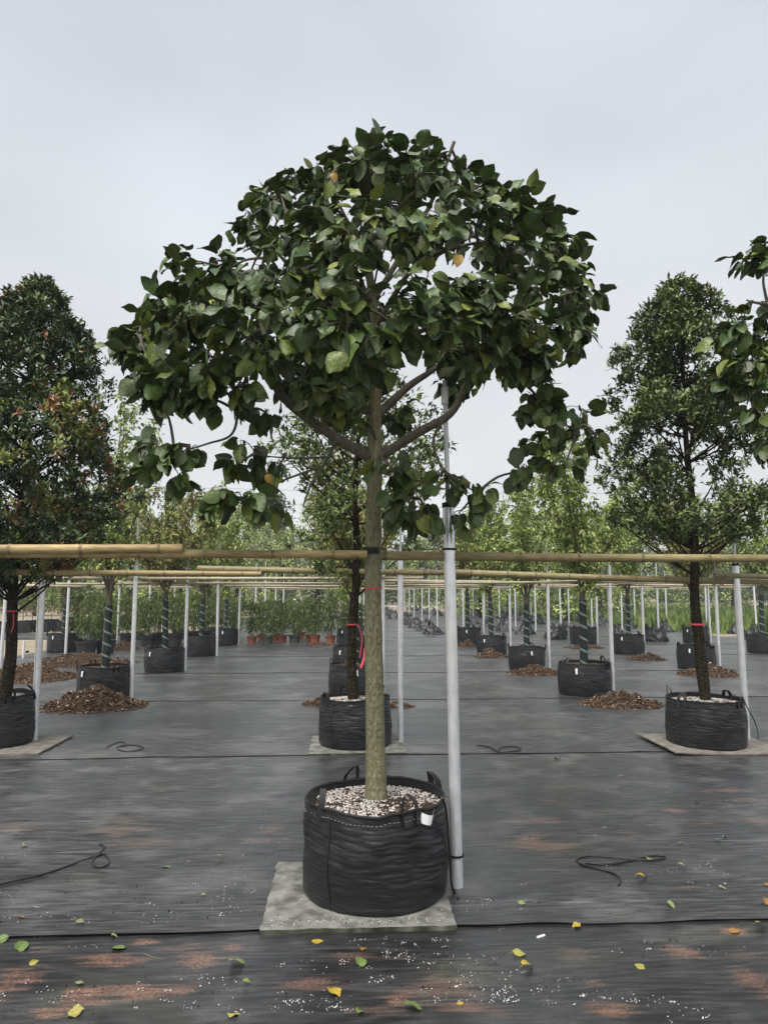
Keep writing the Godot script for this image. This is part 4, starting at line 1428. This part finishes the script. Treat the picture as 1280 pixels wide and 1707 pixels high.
	bamboo(atz(330, 948, z2 + .02), atz(760, 955, z2 + .02), .033, t2, "bamboo rail passing behind the main trunk in the second row", true, 162, g2)
	bamboo(atz(748, 954, z2 - .03), atz(1300, 971, z2 - .03), .035, t2, "bamboo rail between the main pole and the black trunk in the second row", true, 163, g2)
	bamboo(atz(1190, 959, z2 + .05), atz(1340, 963, z2 + .05), .029, t2, "short bamboo end resting over the second row rail by the black trunk", true, 164, g2)
	for q in [[[668, 1208, .2], [662, 1215, .15], [667, 1228, .05], [660, 1243], [655, 1235]], ]:
		pass

func ribbon(r: float, h: float) -> ArrayMesh:
	var b := MB.new()
	for k in 25:
		var w := TAU * k / 24
		var d := Vector3(cos(w), 0, sin(w))
		b.vert(d * (r + .003) + Vector3(0, -h * .5, 0), d)
		b.vert(d * (r + .003) + Vector3(0, h * .5, 0), d)
		if k > 0: b.quad(k * 2 - 2, k * 2 - 1, k * 2 + 1, k * 2)
	return b.done()

func build_main():
	base_slab(Vector3(-.39, .010, -4.36), Vector3(.53, .046, -3.52), "grey mossy slab under the big grow bag of the main tree", M.slab, 0, 171)
	var bag := grow_bag(172, .385, .475, "big black grow bag on the grey slab holding the main tree", Vector3(.165, .044, -3.97), true)
	var st := MB.new()                                 # white stitching below the hem
	R.seed = 173
	var bn := noise(172, 1.0, 3)
	for k in 110:
		var w := TAU * k / 110
		var q := bag_point(bn, .385, .475, w, .91)
		st.box(Vector3(-.006, -.001, -.001), Vector3(.006, .001, .001), Color.WHITE, Transform3D(Basis(Vector3.UP, PI / 2 - w), q * Vector3(1.004, 1, 1.004)))
	tag(put(st.done(), "stitching", M.thread, bag), "", "", "", "stuff")
	var tg := put(strap_loop([Vector3(-.035, .012, 0), Vector3(-.01, 0, .02), Vector3(.02, -.004, .022), Vector3(.04, .02, .008)], Vector3(.012, .045, .0), .0015), "paper_tag", M.white_tag, bag)
	tg.position = bag_point(bn, .385, .475, .86, .90) * Vector3(1.02, 1, 1.02)
	tg.rotation.y = .55
	# the pole and its ties
	var pf := gp(762, 1484)
	var p := pole_meshes(Vector3(pf.x, .012, pf.z), atz(747, 840, pf.z), atz(741, 634, pf.z), .033, "thick galvanised pole with a thin rod beside the big grow bag")
	for h in [.17, 1.83]:
		var w := MB.new()
		w.tube([Vector3(-.027 * h / 2.1, h - .006, 0), Vector3(-.027 * h / 2.1, h + .006, 0)], [.040, .040], 18, Color.WHITE, false)
		put(w.done(), "wire_tie", M.black, p)
	var tape := MB.new()
	var rod := atz(741, 660, pf.z) - Vector3(pf.x, .012, pf.z)
	tape.tube([rod + Vector3(0, -.05, 0), rod + Vector3(0, .05, 0)], [.021, .021], 12)
	put(tape.done(), "tape_wrap", M.white_tag, p)
	# first row rails
	var zr := pf.z + .058
	var g1 := "bamboo rails of the first row"
	bamboo(atz(-120, 922, zr), atz(612, 924, zr), .0255, Color(.47, .36, .18), "long bamboo rail ending behind the main trunk's black strap", true, 181, g1)
	bamboo(atz(560, 925, zr - .1), atz(1420, 931, zr - .1), .0255, Color(.36, .30, .155), "long bamboo rail running behind the thick pole", true, 182, g1)
	bamboo(atz(-160, 916, zr + .03), atz(305, 914, zr + .03), .027, Color(.50, .38, .19), "cut bamboo pole lashed on top of the first row rail", true, 183, g1)
	# the main tree
	var root := thing("broadleaf_tree", "tall round crowned tree with large drooping leaves in the big grow bag", "tree", Vector3(.16, .5, Z1))
	var z := Z1
	var P := func(a: Array) -> Array:
		var o := []
		for q in a: o.append(atz(q[0], q[1], z + q[2]))
		return o
	var trunk := [Vector3(.170, .36, -3.98), Vector3(.168, .62, Z1), Vector3(.160, 1.1, Z1), Vector3(.150, 1.6, Z1), Vector3(.152, 2.0, Z1), atz(625, 762, z), atz(624, 690, z), atz(632, 600, z), atz(622, 510, z), atz(614, 420, z), atz(625, 330, z - .05), atz(640, 258, z)]
	var tb := curve(trunk, 6)
	var trad := []
	for k in tb.size():
		var y: float = tb[k].y
		var r := lerpf(.066, .052, smoothstep(.4, .8, y))
		r = lerpf(r, .044, smoothstep(.8, 2.3, y))
		r = lerpf(r, .030, smoothstep(2.36, 2.9, y))
		r = lerpf(r, .008, smoothstep(2.9, 4.3, y))
		trad.append(r)
	R.seed = 190
	var tm := MB.new()
	tm.tube(tb, trad, 16, Color.WHITE, true, 0.05, R)
	put(tm.done(), "trunk", M.bark, root).position = -root.position
	var stp := put(ribbon(.0475, .035), "strap", M.black, root)
	stp.position = atz(620, 918, z) - root.position
	var tail := strap_loop([Vector3(-.045, 0, .02), Vector3(-.09, -.06, .0), Vector3(-.13, -.10, -.05)], Vector3(0, .018, .006), .002)
	put(tail, "strap_tail", M.black, stp)
	put(ribbon(.0485, .011), "ribbon", M.ribbon, root).position = atz(621, 980, z) - root.position
	var limbs := [
		[P.call([[622, 765, 0], [560, 730, .08], [482, 672, .16], [440, 618, .22], [385, 570, .28], [305, 545, .22], [235, 565, .18]]), .034, .007],
		[P.call([[628, 765, 0], [690, 725, .05], [750, 690, .1], [778, 640, .12], [812, 580, .15], [872, 520, .2], [945, 490, .2]]), .031, .007],
		[P.call([[626, 695, 0], [680, 645, -.1], [735, 605, -.2], [790, 540, -.3], [850, 430, -.35]]), .028, .006],
		[P.call([[470, 660, .17], [455, 600, .1], [432, 520, .0], [440, 430, -.1], [470, 350, -.1]]), .018, .005],
		[P.call([[622, 505, 0], [585, 468, .1], [540, 435, .2], [490, 385, .3], [470, 330, .25]]), .022, .005],
		[P.call([[622, 500, 0], [660, 440, -.1], [715, 345, -.2], [757, 236, -.15]]), .020, .010],
		[P.call([[628, 545, 0], [690, 445, .3], [770, 410, .5], [840, 400, .6]]), .018, .005],
		[P.call([[626, 600, 0], [600, 550, .4], [575, 520, .8], [560, 505, 1.0]]), .020, .006],
		[P.call([[626, 640, 0], [650, 570, -.4], [640, 520, -.8], [620, 500, -1.0]]), .020, .006],
		[P.call([[626, 620, 0], [690, 560, .35], [750, 530, .7], [800, 520, .9]]), .018, .005],
		[P.call([[618, 440, 0], [580, 370, .3], [545, 300, .35]]), .014, .005],
		[P.call([[620, 400, 0], [680, 330, .25], [730, 300, .3]]), .014, .005],
		[P.call([[778, 640, .12], [830, 610, .1], [885, 650, .1], [915, 690, .12], [955, 715, .15]]), .012, .004],
		[P.call([[420, 600, .24], [400, 665, .24], [388, 722, .24], [345, 740, .26], [285, 758, .28]]), .010, .004],
		[P.call([[560, 732, .09], [548, 762, .13], [520, 805, .18], [505, 845, .2]]), .012, .004],
		[P.call([[536, 778, .15], [475, 800, .2], [415, 832, .24]]), .008, .003],
		[P.call([[548, 762, .13], [490, 764, .2], [440, 760, .25]]), .008, .003],
		[P.call([[745, 692, .1], [722, 735, .12], [742, 785, .14], [795, 822, .18]]), .010, .004],
		[P.call([[632, 760, .03], [648, 775, .15], [668, 795, .25], [690, 830, .28]]), .008, .003]]
	var bl := [[642, 262, 40, 0], [700, 268, 38, -.1], [585, 275, 42, .1], [535, 300, 46, .1], [490, 296, 26, 0], [455, 335, 42, .1], [432, 375, 42, .1], [620, 290, 58, .35], [690, 300, 58, .3], [760, 305, 45, 0], [800, 322, 38, -.1], [850, 352, 44, 0], [893, 368, 40, 0], [925, 412, 42, .1], [948, 455, 38, .1], [965, 505, 36, .1], [955, 555, 40, .1], [905, 480, 58, .4], [850, 425, 60, .5], [895, 560, 52, .35], [790, 395, 64, .65], [735, 355, 55, .5], [545, 355, 60, .45], [495, 400, 60, .45], [600, 390, 60, .7], [670, 385, 50, .75],
		[312, 432, 16, .1], [372, 450, 40, .1], [330, 478, 40, .15], [272, 505, 42, .15], [250, 545, 42, .15], [232, 590, 34, .15], [214, 566, 12, .15], [300, 540, 56, .4], [255, 615, 46, .25], [300, 645, 48, .3], [262, 660, 36, .2], [355, 515, 58, .5], [420, 475, 58, .45], [475, 475, 58, .7], [540, 490, 56, .85], [355, 600, 58, .45], [420, 560, 56, .6], [480, 540, 56, .85], [345, 672, 32, .3], [392, 645, 46, .4], [445, 690, 24, .2], [580, 545, 55, 1.0], [610, 490, 50, .9], [555, 650, 26, .3], [600, 600, 50, .7], [660, 545, 48, .85], [705, 500, 50, .85], [745, 540, 55, .8], [790, 490, 58, .75], [835, 545, 58, .6], [785, 590, 50, .5], [845, 605, 46, .35], [885, 615, 36, .3], 
		[890, 670, 34, .1], [930, 688, 38, .15], [968, 708, 36, .15], [992, 725, 20, .15], [895, 740, 30, .12], [872, 785, 20, .12], [942, 772, 28, .2],
		[262, 745, 34, .28], [292, 782, 36, .28], [248, 768, 26, .28], [318, 752, 18, .28], [425, 755, 34, .26], [395, 775, 22, .26], [468, 772, 24, .22], [405, 838, 40, .25], [445, 850, 26, .22], [372, 846, 18, .25],
		[645, 790, 36, .26], [690, 815, 46, .28], [705, 850, 36, .28], [668, 850, 30, .26], [772, 815, 26, .2], [802, 826, 22, .2], [768, 852, 24, .2], [735, 795, 22, .15],
		[560, 690, 40, -.3], [530, 610, 40, -.4], [660, 690, 30, -.5], [760, 640, 36, -.3], [500, 640, 36, -.2], [560, 600, 44, .1], [590, 650, 36, -.1], [520, 560, 40, .2], [740, 590, 40, .1], [620, 560, 44, -.2], [460, 590, 44, .3], [820, 500, 44, .1], [560, 430, 50, .1], [700, 400, 44, .1], [640, 340, 50, -.2], [540, 655, 40, .35], [590, 690, 26, .1]]
	var clumps := []
	R.seed = 191
	for q in bl:
		var rad: float = q[2] / 294.0
		var low: bool = q[1] > 680
		clumps.append([atz(q[0], q[1], z + q[3]), rad * (1.25 if low else rf(.92, 1.12)), clampf(q[2] * (.72 if low else rf(.85, 1.3)), 8, 66)])
		# the same crown also reaches back from the stem
		var ox: float = (q[0] - 620.0) / 400.0
		var oy: float = (q[1] - 500.0) / 300.0
		if q[1] < 680 and q[2] > 34 and ox * ox + oy * oy < .95 and not (absf(q[0] - 650.0) < 40 and q[1] > 420 and q[1] < 480):
			var back: float = -1.1 * sqrt(maxf(0.0, 1.0 - ox * ox - oy * oy)) * rf(.35, .95)
			clumps.append([atz(q[0] + rf(-12, 12), q[1] + rf(-8, 12), z + back), rad * .95, clampf(q[2] * .6, 8, 38)])
	broadleaf(root, limbs, clumps, atz(620, 560, z), 300, 192, 21.0)
	# a few yellowed leaves, as in the photograph
	var ym := []
	for s in [1, 3]:
		var o := MB.new()
		o.stamp(leaf_shapes[s], Transform3D.IDENTITY, Color(.55, .36, .10))
		ym.append(o.done())
	for q in [[765, 424, .88, .68], [447, 790, .30, .5], [556, 288, .46, .5]]:
		var o := put(ym[R.randi() % 2], "leaf", M.dry_leaf, root)
		o.transform = Transform3D(leaf_basis(Vector3(rf(-.2, .2), -1, .1), Vector3(.1, .3, 1)).scaled_local(Vector3.ONE * q[3]), atz(q[0], q[1], z + q[2]) - root.position)
		o.set_meta("label", "single yellowed leaf hanging in the crown")
	# its neighbour beyond the right edge of the picture reaches in with one side of its crown
	var nx := 3.78
	var nb := thing("broadleaf_tree", "large leaved tree whose branches reach in beside the cone shaped tree", "tree", Vector3(nx, .5, Z1))
	var nl := [[[Vector3(nx, .05, Z1), Vector3(nx + .01, 1.2, Z1), Vector3(nx - .02, 2.4, Z1), Vector3(nx, 3.2, Z1), Vector3(nx, 4.0, Z1)], .055, .012, "trunk"],
		[[Vector3(nx - .01, 2.4, Z1), Vector3(nx - .6, 2.75, Z1 + .1), atz(1300, 640, z + .1), atz(1235, 590, z + .12)], .028, .004],
		[[Vector3(nx - .01, 2.9, Z1), Vector3(nx - .6, 3.3, Z1), atz(1310, 510, z + .05), atz(1262, 505, z + .1), atz(1243, 500, z + .1)], .022, .004],
		[[Vector3(nx, 3.1, Z1), Vector3(nx - .5, 3.6, Z1 - .1), atz(1330, 430, z), atz(1275, 425, z)], .018, .004]]
	var nc := []
	for q in [[1252, 432, 14, .1], [1275, 445, 24, .1], [1283, 405, 14, .05], [1240, 545, 30, .15], [1265, 570, 30, .15], [1215, 565, 16, .15], [1215, 645, 22, .15], [1245, 625, 32, .2], [1270, 650, 34, .2], [1262, 690, 26, .2], [1278, 740, 22, .2], [1272, 600, 28, .1], [1225, 610, 18, .2], [1290, 500, 30, 0], [1300, 560, 40, .1], [1320, 640, 46, .1], [1330, 470, 40, 0], [1360, 540, 50, .2], [1380, 430, 50, 0], [1400, 620, 50, .3]]:
		nc.append([atz(q[0], q[1], z + q[3]), q[2] / 294.0, clampf(q[2] * 1.0, 8, 44)])
	for k in 16:
		var d := rdir()
		nc.append([Vector3(nx + .35, 3.3, Z1) + d * Vector3(.7, .7, .9), .2, 20])
	broadleaf(nb, nl, nc, Vector3(nx, 2.9, Z1), 70, 193, 16.0)
	grow_bag(174, .39, .48, "black grow bag of the large leaved tree beyond the cone shaped tree", Vector3(nx, .014, Z1), true)

func build_litter():
	# fallen leaves: pixel, length in metres, turn, tone, words
	var yl := Color(.62, .45, .07)
	var pl := Color(.50, .46, .13)
	var gn := Color(.20, .30, .09)
	var lg := Color(.33, .42, .17)
	var br := Color(.40, .22, .08)
	var gy := Color(.30, .33, .24)
	var meshes := {}
	var leaves := [[531, 1577, .085, 1.3, yl, "yellow leaf with wavy edge just in front of the grey slab"], [560, 1667, .105, 2.5, yl, "large yellow leaf lying in front of the grey slab's middle"], [602, 1612, .095, .2, gn, "fresh green leaf standing on edge in front of the slab"], [606, 1590, .05, 1.0, br, "small brown leaf beside the fresh green leaf"], [768, 1681, .05, .8, yl, "small yellow leaf among white grains in front of the pole"], [690, 1693, .10, 1.4, gn, "green leaf turning brown on an orange dust patch"], [600, 1697, .06, .4, gn, "small dark green leaf on the reddish dust patch"],
		[963, 1551, .075, 1.1, yl, "yellow leaf lying across the open seam of the cloth"], [866, 1600, .085, 1.5, pl, "pale yellow leaf beside another yellow leaf"], [880, 1623, .085, 1.0, yl, "curled yellow leaf with its stalk showing"], [1070, 1620, .085, 1.2, pl, "long pale yellow leaf on clean dark cloth"], [1071, 1469, .10, 1.5, yl, "folded yellow leaf beside the looped black hose"], [1119, 1519, .075, 2.6, lg, "pale green leaf on clean dark cloth"], [1204, 1486, .05, 2.3, gy, "small grey green leaf with upturned tip"], [1225, 1559, .085, 1.3, br, "brown leaf lying on an orange dust patch"], [1268, 1549, .08, 1.4, pl, "pale yellow leaf at the end of the open seam"], [1277, 1510, .09, .6, br, "large brown leaf standing on its edge"], [1277, 1480, .05, .4, br, "small brown curled leaf"],
		[870, 1513, .06, 1.9, lg, "small pale green leaf with white spots"], [1138, 1452, .065, 1.7, lg, "pale green oval leaf near the looped hose"], [1135, 1410, .06, 1.4, gy, "grey green leaf lying flat among orange patches"], [1208, 1400, .055, 1.0, lg, "light green leaf paired with a second one"], [1199, 1408, .055, 2.0, gn, "darker green leaf paired with a light one"], [1084, 1439, .07, 1.5, lg, "thin green leaf lying under the hose loop"], [1009, 1385, .055, 1.3, gy, "grey leaf tilted up among white grains"], [1161, 1343, .05, 1.5, gy, "tiny grey leaf on the cloth"], [952, 1358, .04, 1.5, gy, "tiny pale leaf beyond the looped hose"], [930, 1268, .10, 1.6, gn, "green leaf between the main pole and the curled board"],
		[41, 1417, .065, 1.4, lg, "light green leaf close to the straight black hose"], [368, 1438, .065, 1.3, lg, "light green leaf left of the grey slab"], [279, 1450, .065, 1.6, lg, "narrow light green leaf lying flat"], [340, 1498, .05, 1.5, lg, "small light green leaf with curled edge"], [40, 1586, .11, .2, gn, "large green leaf standing upright among white grains"], [5, 1579, .07, 1.5, gn, "green leaf beside the large upright leaf"], [201, 1589, .10, 1.4, gn, "long green leaf on the orange dust"], [395, 1615, .10, 1.2, lg, "pale green leaf with raised edges on orange dust"], [412, 1647, .055, 1.5, gn, "small dark leaf in front of the pale green leaf"], [130, 1698, .10, 1.2, pl, "big pale yellow leaf with its stalk on orange dust"], [134, 1648, .055, 1.5, lg, "small pale leaf between two orange dust patches"], [57, 1615, .05, 1.2, pl, "round pale leaf below the large upright leaf"], [408, 1548, .05, 1.5, lg, "small pale leaf touching the slab's front corner"], [135, 1546, .075, 1.5, Color(.36, .34, .22), "dull tan leaf lying flat on the cloth"], [192, 1570, .05, 1.5, lg, "small pale leaf above the long green leaf"], [390, 1702, .07, 1.0, pl, "brownish yellow leaf in front of the orange streak"], [37, 1535, .05, 2.0, br, "small curled brown leaf left alone on the cloth"]]
	R.seed = 201
	for k in leaves.size():
		var q: Array = leaves[k]
		var sh := k % leaf_shapes.size()
		var o := MB.new()
		o.stamp(leaf_shapes[sh], Transform3D.IDENTITY, q[4] * rf(.9, 1.1))
		var m := put(o.done(), "fallen_leaf", M.dry_leaf)
		var p := gp(q[0], q[1])
		var stand := "stand" in String(q[5]) or "upright" in String(q[5])
		var face := Vector3(rf(-.25, .25), 1, rf(-.25, .25)) if not stand else Vector3(.1, .6, .8)
		var along := Vector3(sin(q[3]), rf(-.05, .15) if not stand else .5, -cos(q[3]))
		var s: float = q[2] / .126 * .80
		m.transform = Transform3D(leaf_basis(along, face).scaled_local(Vector3.ONE * s), Vector3(p.x, .024, p.z) - along * q[2] * .34)
		var lo := 9.0
		for e in 35: lo = minf(lo, (m.transform * leaf_shapes[sh].v[e]).y)      # the blade rests on the cloth
		m.position.y += .0165 - lo
		tag(m, q[5], "leaf", "fallen leaves on the ground cover")
	# white grains spilled on the cloth
	var pts := []
	for q in [[100, 1590, 70, 18, 60], [110, 1670, 120, 25, 120], [330, 1650, 90, 25, 70], [480, 1690, 110, 18, 150], [370, 1690, 60, 15, 50], [560, 1690, 90, 14, 70], [700, 1620, 110, 30, 180], [840, 1660, 90, 35, 260], [920, 1640, 60, 15, 110], [1010, 1665, 110, 30, 220], [1080, 1690, 90, 18, 110], [880, 1700, 90, 12, 120], [640, 1570, 120, 18, 110], [740, 1580, 60, 20, 90], [790, 1500, 40, 40, 190], [830, 1460, 50, 30, 90], [820, 1530, 60, 20, 90], [900, 1390, 120, 14, 110], [850, 1380, 60, 10, 60], [1060, 1385, 100, 12, 70], [1210, 1345, 60, 12, 90], [600, 1285, 90, 10, 90], [700, 1285, 60, 10, 60], [1130, 1270, 120, 8, 70], [880, 1245, 80, 6, 60], [400, 1500, 60, 60, 110], [440, 1400, 80, 40, 100], [30, 1420, 40, 30, 70], [60, 1530, 80, 40, 60], [300, 1400, 250, 60, 130], [200, 1520, 200, 40, 110], [1130, 1600, 150, 40, 150], [1200, 1460, 100, 40, 90], [1000, 1480, 150, 50, 110], [640, 1640, 600, 60, 320], [200, 1300, 250, 30, 80], [1000, 1310, 300, 30, 110], [590, 1556, 90, 6, 70]]:
		var hubs := []
		for k in 2 + q[4] / 14: hubs.append([q[0] + R.randfn(0, q[2] * .55), q[1] + R.randfn(0, q[3] * .55), rf(.05, .5)])
		for k in int(q[4] * .45):
			var hu: Array = hubs[R.randi() % hubs.size()]
			var p := gp(hu[0] + R.randfn(0, 34 * hu[2]), minf(hu[1] + R.randfn(0, 13 * hu[2]), 1760))
			if p.x > -.42 and p.x < .56 and p.z < -3.49 and p.z > -4.40: continue
			pts.append(Vector3(p.x, .0165, p.z))
	var g := granules(pts, .0016, .0038, [Color(.62, .6, .57), Color(.72, .71, .69)], "perlite_grains")
	tag(g, "white perlite grains spilled over the black ground cover", "perlite")
	var dirt := []
	for k in 520:
		var p := gp(rf(-50, 1330), rf(1270, 1720))
		if p.x > -.44 and p.x < .58 and p.z < -3.54 and p.z > -4.45: continue
		dirt.append(Vector3(p.x, .0165, p.z))
	tag(granules(dirt, .002, .0065, [Color(.012, .011, .010), Color(.03, .022, .016), Color(.10, .07, .05)], "soil_crumbs"), "dark soil crumbs scattered over the ground cover", "crumbs")
	var sl := []
	for k in 240:
		sl.append(Vector3(rf(-.37, .51), .046, -3.54 - .06 * R.randf() if R.randf() < .5 else rf(-3.55, -4.33)))
	tag(granules(sl, .002, .005, [Color(.6, .58, .55), Color(.02, .018, .015)], "slab_crumbs"), "white and dark crumbs along the grey slab's front", "crumbs")
	hose([[-40, 1486], [0, 1474], [80, 1455], [140, 1434], [160, 1428], [176, 1424], [182, 1440], [165, 1445], [154, 1438], [165, 1424], [175, 1413], [167, 1407]], .006, "straight black hose ending in a small twisted loop")
	hose([[1030, 1476], [1034, 1467], [1020, 1455], [985, 1446], [962, 1437], [966, 1430], [990, 1427], [1040, 1431], [1080, 1434], [1105, 1431], [1106, 1427], [1085, 1427], [1055, 1434], [1010, 1441], [975, 1438]], .0055, "black hose folded into two flat loops near the yellow leaf")
	hose([[178, 1247], [190, 1240], [205, 1237], [212, 1243], [195, 1246], [205, 1252], [228, 1251], [240, 1246], [222, 1242], [200, 1243]], .006, "coiled black hose on the cloth near the wide mulch pile")
	hose([[795, 1242], [815, 1245], [830, 1253], [850, 1253], [868, 1249], [855, 1244], [835, 1246], [828, 1256]], .006, "small black hose coil near the slim rows of bags")
	hose([[1242, 1236, .02], [1250, 1243, .012], [1258, 1238, .02], [1263, 1225, .08], [1258, 1205, .2], [1245, 1180, .4], [1236, 1160, .58]], .006, "black hose rising from the curled board into the grow bag")
	hose([[764, 1498, .02], [758, 1490, .02], [752, 1470, .1], [750, 1440, .2], [746, 1380, .40], [742, 1345, .52], [736, 1330, .58]], .006, "black hose climbing the big grow bag beside the thick pole")
	# a broken twig and a white stick
	var tw := MB.new()
	var a := gp(240, 1590, .018)
	var b := gp(272, 1600, .018)
	tw.tube([Vector3.ZERO, (b - a) * .5 + Vector3(0, .004, .01), b - a], [.003, .004, .002], 6)
	var t := put(tw.done(), "twig", M.limb)
	t.position = a
	tag(t, "broken brown twig lying near the long green leaf", "twig")
	var ws := MB.new()
	a = gp(895, 1563, .02)
	b = gp(907, 1559, .02)
	ws.tube([Vector3.ZERO, b - a], [.006, .006], 8)
	var w := put(ws.done(), "plant_stick", M.white_tag)
	w.position = a
	tag(w, "short white stick lying in front of the open seam", "stick")
	# a white riser pipe on the sandy path
	var rp := gp(39, 1098)
	var root := thing("riser_pipe", "white water riser with a dark tap on the sandy path", "pipe", rp)
	var m := MB.new()
	m.tube([Vector3(0, -.02, 0), Vector3(0, .42, 0)], [.03, .03], 10)
	m.tube([Vector3(0, .16, 0), Vector3(.09, .16, 0)], [.02, .02], 8)
	put(m.done(), "pipe", M.white_tag, root)
	var tap := MB.new()
	tap.tube([Vector3(.05, .16, 0), Vector3(.12, .17, 0)], [.028, .03], 8)
	put(tap.done(), "tap", M.black, root)
